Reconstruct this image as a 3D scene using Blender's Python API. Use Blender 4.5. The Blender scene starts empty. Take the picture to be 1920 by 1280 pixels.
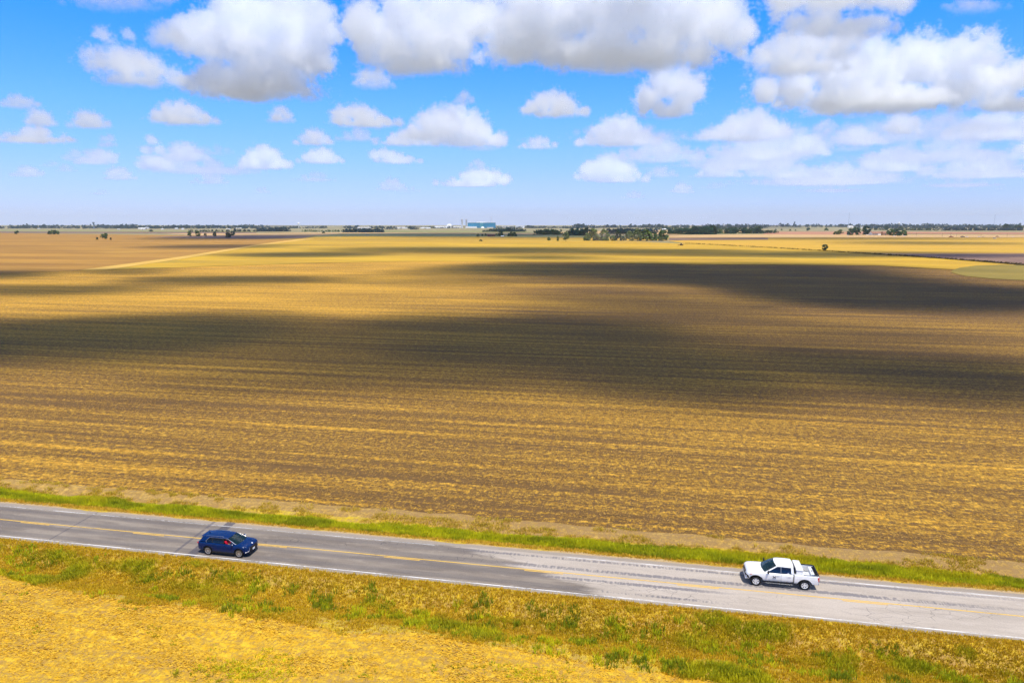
import bpy, bmesh, math, random
import numpy as np
from mathutils import Vector, Matrix

# ------------------------------------------------------------------ frame of the place
H = 28.0                       # drone height above the road, metres
F = 1280.0                     # focal length in pixels of the 1920 wide photograph
TH = math.atan(219 / 1280)     # camera pitch below the horizon
CT, ST = math.cos(TH), math.sin(TH)
ANG = -0.189027                # heading of the road
V0 = 51.5538                   # distance of the road's centre line from the camera foot
EU = np.array((math.cos(ANG), math.sin(ANG)))
EV = np.array((-EU[1], EU[0]))
S_UV = EU * 0.24 - EV * 0.30
SUN = np.array((S_UV[0], S_UV[1], 1.0)); SUN /= np.linalg.norm(SUN)

sc = bpy.context.scene
col = sc.collection

def smooth(a, b, x):
    t = np.clip((np.asarray(x, float) - a) / (b - a), 0, 1)
    return t * t * (3 - 2 * t)

def far_z(Y):
    return 15.0 * smooth(4300, 9500, Y)

def ray(x, y):
    v = ((x - 960) / F, 1.0, (640 - y) / F)
    return np.array((v[0], CT * v[1] + ST * v[2], -ST * v[1] + CT * v[2]))

def gp(x, y):
    """point of the ground seen along a direction of the photograph"""
    d = ray(x, y); z = 0.0
    for _ in range(60):
        k = min((H - z) / max(-d[2], 1e-5), 11000.0)
        z2 = float(far_z(d[1] * k))
        z = z + 0.35 * (z2 - z)
    k = min((H - z) / max(-d[2], 1e-5), 11000.0)
    return np.array((d[0] * k, d[1] * k, z))

def uv(u, v, z=0.0):
    p = EU * u + EV * (v + V0)
    return (p[0], p[1], z)

def px_m(P):                   # metres per photo pixel at a ground point
    return (P[1] * CT + (H - P[2]) * ST) / F

# ------------------------------------------------------------------ object helpers
def tag(o, label=None, cat=None, group=None, kind=None):
    if label: o['label'] = label
    if cat: o['category'] = cat
    if group: o['group'] = group
    if kind: o['kind'] = kind
    return o

def thing(name, label, cat, loc=(0, 0, 0), rz=0.0, group=None):
    o = bpy.data.objects.new(name, None); col.objects.link(o)
    o.empty_display_size = 0.2
    o.location = loc; o.rotation_euler = (0, 0, rz)
    return tag(o, label, cat, group)

def link_mesh(name, me, mats, parent=None, sm=False):
    for m in (mats if isinstance(mats, (list, tuple)) else [mats]):
        me.materials.append(m)
    if sm: me.polygons.foreach_set('use_smooth', np.ones(len(me.polygons), bool))
    o = bpy.data.objects.new(name, me); col.objects.link(o)
    if parent: o.parent = parent
    return o

class MB:
    def __init__(self): self.v = []; self.f = []; self.m = []
    def add(self, vs, fs, mi=0):
        b = len(self.v); self.v += [tuple(map(float, p)) for p in vs]
        for f in fs: self.f.append(tuple(b + i for i in f)); self.m.append(mi)
    def box(self, lo, hi, mi=0, taper=0.0, M=None):
        x0, y0, z0 = lo; x1, y1, z1 = hi; t = taper
        vs = [(x0, y0, z0), (x1, y0, z0), (x1, y1, z0), (x0, y1, z0),
              (x0 + t, y0 + t, z1), (x1 - t, y0 + t, z1), (x1 - t, y1 - t, z1), (x0 + t, y1 - t, z1)]
        if M is not None: vs = [M @ Vector(p) for p in vs]
        self.add(vs, [(0, 3, 2, 1), (4, 5, 6, 7), (0, 1, 5, 4), (1, 2, 6, 5), (2, 3, 7, 6), (3, 0, 4, 7)], mi)
    def grid(self, rows, mi=0, closed=False):
        n = len(rows[0]); vs = [p for r in rows for p in r]; fs = []
        for i in range(len(rows) - 1):
            for j in range(n if closed else n - 1):
                k = (j + 1) % n
                fs.append((i * n + j, i * n + k, (i + 1) * n + k, (i + 1) * n + j))
        self.add(vs, fs, mi)
    def tube(self, pts, rad, mi=0, n=8, caps=True):
        pts = [Vector(p) for p in pts]; rows = []
        rad = rad if isinstance(rad, (list, tuple)) else [rad] * len(pts)
        for i, p in enumerate(pts):
            d = (pts[min(i + 1, len(pts) - 1)] - pts[max(i - 1, 0)]).normalized()
            a = d.orthogonal().normalized() if i == 0 else (a0 - d * a0.dot(d)).normalized()
            a0 = a; b = d.cross(a)
            rows.append([p + (a * math.cos(t) + b * math.sin(t)) * rad[i] for t in [2 * math.pi * k / n for k in range(n)]])
        self.grid(rows, mi, True)
        if caps:
            self.add(rows[0], [tuple(range(n))[::-1]], mi); self.add(rows[-1], [tuple(range(n))], mi)
    def lathe(self, prof, n=24, mi=0, axis='z', c=(0, 0, 0)):
        rows = []
        for r, h in prof:
            row = []
            for k in range(n):
                t = 2 * math.pi * k / n; a, b = r * math.cos(t), r * math.sin(t)
                p = (a, b, h) if axis == 'z' else (a, h, b)
                row.append((p[0] + c[0], p[1] + c[1], p[2] + c[2]))
            rows.append(row)
        self.grid(rows, mi, True)
    def build(self, name, mats, parent=None, sm=False, bevel=0.0):
        me = bpy.data.meshes.new(name); me.from_pydata(self.v, [], self.f)
        me.polygons.foreach_set('material_index', self.m)
        if bevel:
            bm = bmesh.new(); bm.from_mesh(me)
            bmesh.ops.remove_doubles(bm, verts=bm.verts, dist=1e-5)
            bmesh.ops.bevel(bm, geom=[e for e in bm.edges if len(e.link_faces) == 2 and e.calc_face_angle(0) > 0.5], offset=bevel, segments=2, affect='EDGES', profile=0.6)
            bmesh.ops.recalc_face_normals(bm, faces=bm.faces)
            bm.to_mesh(me); bm.free()
        me.validate(); me.update()
        return link_mesh(name, me, mats, parent, sm)

def np_mesh(name, verts, quads, mats, cols=None, parent=None, tri=False):
    """big meshes: verts (n,3), faces (m,4) or (m,3), optional per face colour"""
    k = 3 if tri else 4
    me = bpy.data.meshes.new(name)
    me.vertices.add(len(verts)); me.vertices.foreach_set('co', np.asarray(verts, np.float32).ravel())
    nf = len(quads)
    me.loops.add(nf * k); me.loops.foreach_set('vertex_index', np.asarray(quads, np.int32).ravel())
    me.polygons.add(nf); me.polygons.foreach_set('loop_start', np.arange(nf, dtype=np.int32) * k)
    me.polygons.foreach_set('loop_total', np.full(nf, k, np.int32))
    if cols is not None:
        a = me.attributes.new('tint', 'FLOAT_COLOR', 'FACE')
        c = np.ones((nf, 4), np.float32); c[:, :3] = cols
        a.data.foreach_set('color', c.ravel())
    me.update(calc_edges=True)
    return link_mesh(name, me, mats, parent)

def bake(o):
    """apply an object's modifiers"""
    dg = bpy.context.evaluated_depsgraph_get(); dg.update()
    me = bpy.data.meshes.new_from_object(o.evaluated_get(dg), preserve_all_data_layers=True, depsgraph=dg)
    o.modifiers.clear(); old = o.data; o.data = me; bpy.data.meshes.remove(old)
    return o

# ------------------------------------------------------------------ material helpers
class NT:
    def __init__(self, name):
        self.m = bpy.data.materials.new(name); self.m.use_nodes = True
        self.t = self.m.node_tree; self.b = self.t.nodes['Principled BSDF']
        self.out = self.t.nodes['Material Output']
        self.b.inputs['Roughness'].default_value = 0.9
        self.b.inputs['Specular IOR Level'].default_value = 0.2
    def n(self, typ): return self.t.nodes.new(typ)
    def l(self, a, b):
        if isinstance(a, (int, float)): b.default_value = a
        elif isinstance(a, tuple): b.default_value = a if len(a) == len(b.default_value) else (a + (1,))
        else: self.t.links.new(a, b)
    def coord(self):
        """metres along / across the road"""
        tc = self.n('ShaderNodeNewGeometry'); mp = self.n('ShaderNodeMapping')
        self.l(tc.outputs['Position'], mp.inputs[0])
        mp.inputs['Rotation'].default_value = (0, 0, -ANG); mp.inputs['Location'].default_value = (0, -V0, 0)
        return mp.outputs[0]
    def scale(self, c, s):
        v = self.n('ShaderNodeVectorMath'); v.operation = 'MULTIPLY'; self.l(c, v.inputs[0]); v.inputs[1].default_value = s
        return v.outputs[0]
    def noise(self, c, s=1.0, detail=3.0, rough=0.55, dist=0.0):
        if isinstance(s, tuple): c = self.scale(c, s); s = 1.0
        x = self.n('ShaderNodeTexNoise'); self.l(c, x.inputs['Vector']); x.inputs['Scale'].default_value = s
        x.inputs['Detail'].default_value = detail; x.inputs['Roughness'].default_value = rough; x.inputs['Distortion'].default_value = dist
        return x.outputs[0]
    def math(self, op, a, b=0.0, c=None):
        x = self.n('ShaderNodeMath'); x.operation = op; self.l(a, x.inputs[0]); self.l(b, x.inputs[1])
        if c is not None: self.l(c, x.inputs[2])
        return x.outputs[0]
    def step(self, a, lo, hi):
        x = self.n('ShaderNodeMapRange'); x.interpolation_type = 'SMOOTHSTEP'; self.l(a, x.inputs[0])
        x.inputs[1].default_value = lo; x.inputs[2].default_value = hi
        return x.outputs[0]
    def mix(self, f, a, b, mode='MIX'):
        x = self.n('ShaderNodeMix'); x.data_type = 'RGBA'; x.blend_type = mode; self.l(f, x.inputs[0])
        self.l(a, x.inputs[6]); self.l(b, x.inputs[7]); return x.outputs[2]
    def sep(self, c):
        x = self.n('ShaderNodeSeparateXYZ'); self.l(c, x.inputs[0]); return x.outputs
    def bump(self, h, strength=0.5, dist=0.1):
        x = self.n('ShaderNodeBump'); x.inputs['Strength'].default_value = strength; x.inputs['Distance'].default_value = dist
        self.l(h, x.inputs['Height']); self.l(x.outputs[0], self.b.inputs['Normal'])
    def color(self, c): self.l(c, self.b.inputs['Base Color'])

def plain(name, c, rough=0.6, spec=0.4, metal=0.0, coat=0.0, vary=0.06):
    t = NT(name); t.b.inputs['Roughness'].default_value = rough; t.b.inputs['Specular IOR Level'].default_value = spec
    t.b.inputs['Metallic'].default_value = metal; t.b.inputs['Coat Weight'].default_value = coat; t.b.inputs['Coat Roughness'].default_value = 0.04
    tc = t.n('ShaderNodeTexCoord')
    f = t.noise(tc.outputs['Object'], 2.5, 4)
    d = tuple(max(0, x * (1 - 2.2 * vary)) for x in c); e = tuple(min(1, x * (1 + 1.2 * vary)) for x in c)
    t.color(t.mix(t.step(f, 0.3, 0.7), d, e))
    return t.m

def leafy(name, trans=0.35, rough=0.75):
    """leaf / blade material, colour from the per-face tint"""
    t = NT(name); a = t.n('ShaderNodeAttribute'); a.attribute_name = 'tint'
    t.b.inputs['Roughness'].default_value = rough
    t.color(a.outputs['Color'])
    tr = t.n('ShaderNodeBsdfTranslucent'); t.l(a.outputs['Color'], tr.inputs[0])
    mx = t.n('ShaderNodeMixShader'); mx.inputs[0].default_value = trans
    t.l(t.b.outputs[0], mx.inputs[1]); t.l(tr.outputs[0], mx.inputs[2]); t.l(mx.outputs[0], t.out.inputs[0])
    return t.m

# ------------------------------------------------------------------ camera, sun, sky
cam = bpy.data.cameras.new('camera'); co = bpy.data.objects.new('camera', cam); col.objects.link(co)
cam.sensor_width = 36; cam.lens = 24; cam.clip_start = 0.5; cam.clip_end = 90000
co.location = (0, 0, H); co.rotation_euler = (math.pi / 2 - TH, 0, 0); sc.camera = co

L = bpy.data.lights.new('sun', 'SUN'); L.energy = 4.9; L.angle = math.radians(0.53); L.color = (1.0, 0.95, 0.86)
lo = bpy.data.objects.new('sun', L); col.objects.link(lo)
lo.rotation_euler = Vector(SUN).to_track_quat('Z', 'Y').to_euler()

w = bpy.data.worlds.new('World'); sc.world = w; w.use_nodes = True
nt = w.node_tree; bg = nt.nodes['Background']
sk = nt.nodes.new('ShaderNodeTexSky'); sk.sky_type = 'NISHITA'; sk.sun_disc = False
sk.sun_elevation = math.asin(SUN[2]); sk.sun_rotation = math.atan2(SUN[0], SUN[1])
sk.air_density = 1.0; sk.dust_density = 0.3; sk.ozone_density = 2.5
tc = nt.nodes.new('ShaderNodeTexCoord'); sx = nt.nodes.new('ShaderNodeSeparateXYZ'); nt.links.new(tc.outputs['Generated'], sx.inputs[0])
rp = nt.nodes.new('ShaderNodeValToRGB'); nt.links.new(sx.outputs[2], rp.inputs[0])
mxz = nt.nodes.new('ShaderNodeMath'); mxz.operation = 'MAXIMUM'; nt.links.new(sx.outputs[2], mxz.inputs[0]); mxz.inputs[1].default_value = 0.012
cmb = nt.nodes.new('ShaderNodeCombineXYZ'); nt.links.new(sx.outputs[0], cmb.inputs[0]); nt.links.new(sx.outputs[1], cmb.inputs[1]); nt.links.new(mxz.outputs[0], cmb.inputs[2]); nt.links.new(cmb.outputs[0], sk.inputs[0])
cr = rp.color_ramp
SKY = [(0.0, (0.80, 0.93, 1.68)), (0.06, (0.78, 0.98, 1.75)), (0.15, (0.58, 1.12, 2.0)), (0.29, (0.12, 1.10, 2.38)), (0.42, (0.68, 0.78, 1.05)), (1.0, (0.70, 0.77, 0.95))]
while len(cr.elements) < len(SKY): cr.elements.new(0.5)
for e, (p, c) in zip(cr.elements, SKY):
    e.position = p; e.color = (c[0] / 3, c[1] / 3, c[2] / 3, 1)
x3 = nt.nodes.new('ShaderNodeVectorMath'); x3.operation = 'SCALE'; x3.inputs['Scale'].default_value = 3.0; nt.links.new(sk.outputs[0], x3.inputs[0])
ml = nt.nodes.new('ShaderNodeVectorMath'); ml.operation = 'MULTIPLY'
nt.links.new(x3.outputs[0], ml.inputs[0]); nt.links.new(rp.outputs[0], ml.inputs[1]); nt.links.new(ml.outputs[0], bg.inputs[0])
bg.inputs[1].default_value = 0.1

sc.view_settings.view_transform = 'Standard'; sc.view_settings.look = 'None'
sc.view_settings.exposure = 0.15; sc.view_settings.gamma = 1.0
sc.render.engine = 'CYCLES'
cy = sc.cycles
cy.max_bounces = 26; cy.diffuse_bounces = 3; cy.glossy_bounces = 3; cy.transmission_bounces = 6; cy.transparent_max_bounces = 12
cy.volume_bounces = 24; cy.use_denoising = True; cy.denoising_prefilter = 'FAST'; cy.caustics_reflective = False; cy.caustics_refractive = False
# ------------------------------------------------------------------ the land
def zprof(u, v):
    """road crown, ditches; metres above the road's centre line"""
    u = np.asarray(u, float); v = np.asarray(v, float)
    near = -0.75 * smooth(-3.9, -6.2, v) + 0.75 * smooth(-7.2, -10.5, v)
    far = -0.3 * smooth(4.0, 5.4, v) + 0.3 * smooth(6.2, 9.0, v)
    w1 = 0.10 * np.sin(u * 0.21 + 1.0) * np.sin(v * 0.6) + 0.06 * np.sin(u * 0.53 + v * 0.9)
    edge = smooth(3.7, 5.2, np.abs(v)) * (1 - smooth(5.6, 8.4, v))
    return near + far + w1 * edge - 0.02 * (v / 3.6) ** 2 * (np.abs(v) < 3.9) - 0.02 * (np.abs(v) >= 3.9)

def strip(name, us, lo, hi, nv, mat, dz=0.0, kind='structure', z=None):
    """a sheet between two border lines v = lo(u), hi(u), shaped by the land"""
    us = np.asarray(us, float); nu = len(us); t = np.linspace(0, 1, nv)
    a = lo(us) if callable(lo) else np.full(nu, lo); b = hi(us) if callable(hi) else np.full(nu, hi)
    V = a[:, None] + (b - a)[:, None] * t[None]; U = np.repeat(us[:, None], nv, 1)
    Z = zprof(U, V) + dz
    XY = U[..., None] * EU + (V + V0)[..., None] * EV
    P = np.concatenate([XY, Z[..., None]], -1).reshape(-1, 3)
    i = (np.arange(nu - 1)[:, None] * nv + np.arange(nv - 1)[None]).ravel()
    q = np.stack([i, i + nv, i + nv + 1, i + 1], 1)
    o = np_mesh(name, P, q, mat); o.data.polygons.foreach_set('use_smooth', np.ones(len(q), bool))
    return tag(o, kind=kind)

def wob(seed, amp, f=0.5):
    r = np.random.RandomState(seed); ph = r.uniform(0, 6.28, 14); fr = f * 2 ** r.uniform(-3, 2.2, 14)
    am = amp / (1 + fr / f) * 0.9
    return lambda u: sum(a * np.sin(k * u + p) for a, k, p in zip(am, fr, ph))

# --- soil, straw and grass floors
def field_mat(name, soil, soil2, straw, straw2, cover, rows=True, weeds=0.0):
    t = NT(name); c = t.coord()
    big = t.noise(c, (0.012, 0.035, 1), 3)                      # tens of metres
    band = t.noise(c, (0.009, 0.46, 1), 4, 0.65)                 # lines left by the machine
    fine = t.noise(c, (1.3, 3.0, 1), 5, 0.75, 0.6)               # single wisps of straw
    clump = t.noise(c, (1.5, 1.2, 1), 5, 0.8)
    if rows:
        band = t.math('ADD', t.math('MULTIPLY', band, 0.62), t.math('MULTIPLY', t.noise(c, (0.02, 1.35, 1), 4, 0.6), 0.38))
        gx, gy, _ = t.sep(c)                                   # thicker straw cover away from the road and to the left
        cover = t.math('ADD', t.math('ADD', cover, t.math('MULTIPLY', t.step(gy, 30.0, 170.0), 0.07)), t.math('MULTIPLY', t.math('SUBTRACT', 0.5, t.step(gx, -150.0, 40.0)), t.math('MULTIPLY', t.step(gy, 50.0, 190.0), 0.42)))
    s = t.math('ADD', t.math('MULTIPLY', t.math('SUBTRACT', band, 0.5), 2.3 if rows else 0.5), t.math('MULTIPLY', t.math('SUBTRACT', fine, 0.5), 2.1))
    s = t.math('ADD', s, t.math('MULTIPLY', t.math('SUBTRACT', big, 0.5), 0.8))
    s = t.math('ADD', s, t.math('MULTIPLY', t.math('SUBTRACT', clump, 0.5), 1.5))
    s = t.math('ADD', s, t.math('MULTIPLY', t.math('SUBTRACT', t.noise(c, (4.2, 1.9, 1), 3, 0.85), 0.5), 1.9))
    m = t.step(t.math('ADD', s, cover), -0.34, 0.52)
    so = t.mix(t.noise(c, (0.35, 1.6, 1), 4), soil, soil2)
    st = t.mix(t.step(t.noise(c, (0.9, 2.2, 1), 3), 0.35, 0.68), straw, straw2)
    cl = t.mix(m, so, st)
    if weeds:
        wn = t.step(t.noise(c, (0.9, 1.2, 1), 4, 0.7), 0.66, 0.72)
        cl = t.mix(t.math('MULTIPLY', wn, weeds), cl, (0.16, 0.20, 0.015))
    t.color(cl)
    t.bump(t.math('ADD', m, fine), 0.6, 0.12)
    return t.m

def soft_mat(name, a, b, s1=(0.004, 0.02, 1), s2=(0.03, 0.25, 1), c2=None, lo=0.36, hi=0.64):
    t = NT(name); c = t.coord()
    n = t.math('ADD', t.math('MULTIPLY', t.noise(c, s1, 4, 0.6), 0.6), t.math('MULTIPLY', t.noise(c, s2, 5, 0.65), 0.4))
    cl = t.mix(t.step(n, lo, hi), a, b)
    if c2: cl = t.mix(t.step(t.noise(c, (s1[0] * 2.3, s1[1] * 1.7, 1), 3), 0.55, 0.7), cl, c2)
    t.color(cl)
    return t.m

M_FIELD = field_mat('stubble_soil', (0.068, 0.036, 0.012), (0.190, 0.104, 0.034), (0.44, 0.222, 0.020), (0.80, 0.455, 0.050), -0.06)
M_TAN = field_mat('dry_headland', (0.25, 0.15, 0.055), (0.34, 0.21, 0.08), (0.46, 0.275, 0.055), (0.54, 0.35, 0.09), 0.0, rows=False, weeds=0.45)
M_STRAW = field_mat('threshed_straw', (0.33, 0.19, 0.045), (0.46, 0.275, 0.07), (0.60, 0.335, 0.012), (0.72, 0.45, 0.030), 0.12, rows=False, weeds=0.6)
M_VERGE = field_mat('dry_verge', (0.36, 0.22, 0.06), (0.46, 0.29, 0.10), (0.54, 0.37, 0.016), (0.54, 0.39, 0.04), 0.15, rows=False, weeds=0.5)
M_GROUND = soft_mat('far_land', (0.21, 0.19, 0.085), (0.31, 0.25, 0.125), (0.0006, 0.004, 1), (0.004, 0.03, 1), (0.27, 0.20, 0.08))

# base sheet to the horizon, dipping under the ditches so that the strips lie on top
us = np.concatenate([np.linspace(-11500, -200, 24)[:-1], np.linspace(-200, 200, 60), np.linspace(200, 11500, 24)[1:]])
vs = np.concatenate([np.linspace(-900, -20, 6)[:-1], np.linspace(-20, 15, 36), np.geomspace(16, 11200, 60)])
U, V = np.meshgrid(us, vs, indexing='ij')
XY = U[..., None] * EU + (V + V0)[..., None] * EV
Z = np.where((V > -12) & (V < 12), zprof(U, V) - 0.3, -0.3 + 0.22 * smooth(500, 1500, V)) + far_z(XY[..., 1])
nv = len(vs); i = (np.arange(len(us) - 1)[:, None] * nv + np.arange(nv - 1)[None]).ravel()
g = np_mesh('ground', np.concatenate([XY, Z[..., None]], -1).reshape(-1, 3), np.stack([i, i + nv, i + nv + 1, i + 1], 1), M_GROUND)
tag(g, kind='structure')

US = np.arange(-130, 110.01, 0.4)
e_far = lambda u: 3.72 + wob(3, 0.10, 1.5)(u)
e_green = lambda u: 4.25 + 0 * u
e_tan = lambda u: 7.0 + wob(5, 0.35, 0.4)(u)
e_field = lambda u: 9.25 + wob(6, 0.12, 0.5)(u)
e_near = lambda u: -3.33 + wob(7, 0.07, 1.5)(u)
_kx = np.array([-130, -56, -51, -40.5, -33, -28, -19.7, -7.8, 110.]); _kv = np.array([-8.0, -8.0, -8.2, -8.9, -10.0, -10.9, -11.3, -11.1, -11.2])
e_nf = lambda u: np.interp(u, _kx, _kv) + wob(8, 0.35, 0.6)(u)
strip('verge', US, e_far, e_tan, 14, M_VERGE)
strip('headland', US, e_tan, e_field, 8, M_TAN)
strip('verge', US, e_nf, e_near, 26, M_VERGE)
strip('field', US, -60, e_nf, 20, M_STRAW)

# --- fields: polygons laid out in plan, corners measured from the photograph
def tri_poly(name, pts, z, mat, holes=None):
    bm = bmesh.new(); vs = [bm.verts.new((p[0], p[1], z + (float(far_z(p[1])) if len(p) < 3 else 0))) for p in pts]
    bm.faces.new(vs); bmesh.ops.triangulate(bm, faces=bm.faces[:]); bmesh.ops.recalc_face_normals(bm, faces=bm.faces[:])
    if sum(f.normal.z for f in bm.faces) < 0: bmesh.ops.reverse_faces(bm, faces=bm.faces[:])
    me = bpy.data.meshes.new(name); bm.to_mesh(me); bm.free()
    return tag(link_mesh(name, me, mat), kind='structure')

def parcel(pix, z, mat, name='field', curve=()):
    return tri_poly(name, [gp(*p)[:2] for p in pix], z, mat)

# the big harvested field beyond the road
ub = np.concatenate([[-420], np.arange(-130, 110.01, 0.4), [330]])
near_edge = [uv(u, float(e_field(np.array(u))) if -130 <= u <= 110 else 9.25)[:2] for u in ub]
far_edge = [gp(*p)[:2] for p in [(2350, 535), (1920, 522), (1790, 506), (1640, 497.5), (1290, 495.5), (960, 490), (760, 490), (600, 493), (380, 500), (150, 507), (0, 513), (-700, 545)]]
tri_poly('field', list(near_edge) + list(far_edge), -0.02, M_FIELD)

C = soft_mat
ORANGE = C('tan_stubble', (0.25, 0.125, 0.025), (0.41, 0.215, 0.036), (0.003, 0.02, 1), (0.012, 0.16, 1), (0.42, 0.235, 0.04))
YELLOW = C('yellow_crop', (0.35, 0.20, 0.020), (0.55, 0.335, 0.022), (0.002, 0.014, 1), (0.012, 0.12, 1), (0.34, 0.23, 0.03))
YELLOW2 = C('yellow_crop_dry', (0.44, 0.25, 0.028), (0.54, 0.32, 0.032), (0.001, 0.012, 1), (0.006, 0.1, 1), (0.37, 0.25, 0.03))
PALE = C('pale_headland', (0.54, 0.32, 0.055), (0.58, 0.37, 0.08), (0.003, 0.02, 1))
OLIVE = C('green_turnrow', (0.20, 0.15, 0.028), (0.28, 0.20, 0.034), (0.006, 0.03, 1))
PINK = C('pink_soil', (0.40, 0.22, 0.095), (0.48, 0.28, 0.12), (0.003, 0.02, 1))
PURPLE = C('dark_soil', (0.17, 0.10, 0.075), (0.23, 0.14, 0.10), (0.004, 0.02, 1), (0.02, 0.2, 1), (0.32, 0.2, 0.12))
REDS = C('red_soil', (0.36, 0.16, 0.085), (0.45, 0.22, 0.12), (0.002, 0.01, 1))
GREEN = C('green_crop', (0.20, 0.20, 0.075), (0.29, 0.26, 0.09), (0.001, 0.008, 1))
SAND = C('sand_stubble', (0.44, 0.27, 0.11), (0.52, 0.34, 0.15), (0.001, 0.006, 1))

parcel([(-900, 560), (0, 513), (150, 507), (330, 483), (480, 459), (560, 449), (590, 445), (300, 440.5), (0, 437), (-900, 437)], 0.10, ORANGE)
parcel([(150, 507), (200, 506.5), (350, 484.5), (488, 460.6), (590, 447.6), (586, 446.6), (560, 448.5), (480, 459), (330, 483)], 0.26, PALE, 'path')
parcel([(200, 506.5), (380, 500), (600, 493), (760, 490), (960, 490), (1290, 495.5), (1640, 497.5), (1795, 506), (1905, 497), (1760, 485), (1560, 471.5), (1290, 457.5), (1180, 452), (900, 451), (604, 449), (590, 447.6), (488, 460.6), (350, 484.5)], 0.14, YELLOW)
parcel([(1290, 457.5), (1560, 471.5), (1640, 475.5), (2500, 474), (2500, 446), (1440, 446), (1250, 451.5)], 0.18, YELLOW2)
parcel([(1640, 475.5), (1720, 481), (2500, 490), (2500, 473.5)], 0.22, PINK)
parcel([(1690, 477.5), (1760, 484.5), (1920, 496.5), (2400, 522), (2400, 484), (1920, 476.5)], 0.26, PURPLE)
arc = [(1783, 511), (1786, 507), (1800, 502), (1830, 498.3), (1880, 496.6), (1925, 498)]
parcel([(2400, 560), (1920, 526), (1860, 523), (1810, 518)] + arc + [(2400, 528)], 0.16, OLIVE)
# stripes of farmland further out
STR = [([(480, 448.5), (604, 448.5), (900, 450.5), (1250, 451.5), (1255, 446.5), (960, 444.5), (700, 443), (570, 444)], 0.20, YELLOW),
       ([(270, 445), (480, 448.3), (566, 447), (600, 442.5), (470, 441), (380, 442)], 0.30, PURPLE),
       ([(380, 441.8), (470, 440.8), (610, 442), (640, 437.8), (300, 437.5)], 0.34, SAND),
       ([(570, 444), (700, 443), (960, 444.6), (1255, 446.4), (1255, 444), (1000, 440.5), (900, 438.6), (640, 438.4)], 0.36, GREEN),
       ([(600, 438.2), (900, 438.4), (1010, 440.2), (1060, 438.6), (900, 436.8), (480, 436)], 0.44, SAND),
       ([(-800, 436.8), (0, 436.8), (480, 437.8), (480, 435.8), (0, 434.3), (-800, 434.3)], 0.40, PURPLE),
       ([(-800, 434), (0, 434), (480, 435.5), (480, 433), (0, 431), (-800, 431)], 0.46, GREEN),
       ([(1255, 450.8), (1440, 449.6), (1440, 446.4), (1255, 447)], 0.42, PURPLE),  # a shadow band across the far field, painted as dark soil
       ([(1255, 446.6), (1440, 446), (2500, 445), (2500, 441), (1440, 439.8), (1255, 441)], 0.50, SAND),
       ([(1430, 439.6), (1560, 440.3), (1660, 438.6), (2300, 441), (2300, 438.4), (1640, 434.6), (1440, 434.6)], 0.60, REDS),
       ([(1000, 436.8), (1255, 440.6), (1440, 434.4), (1200, 431.5)], 0.58, SAND),
       ([(700, 435.6), (900, 436.4), (1000, 436), (980, 433.2), (720, 432.4)], 0.60, GREEN)]
for p, z, m in STR: parcel(p, z, m)

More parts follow.
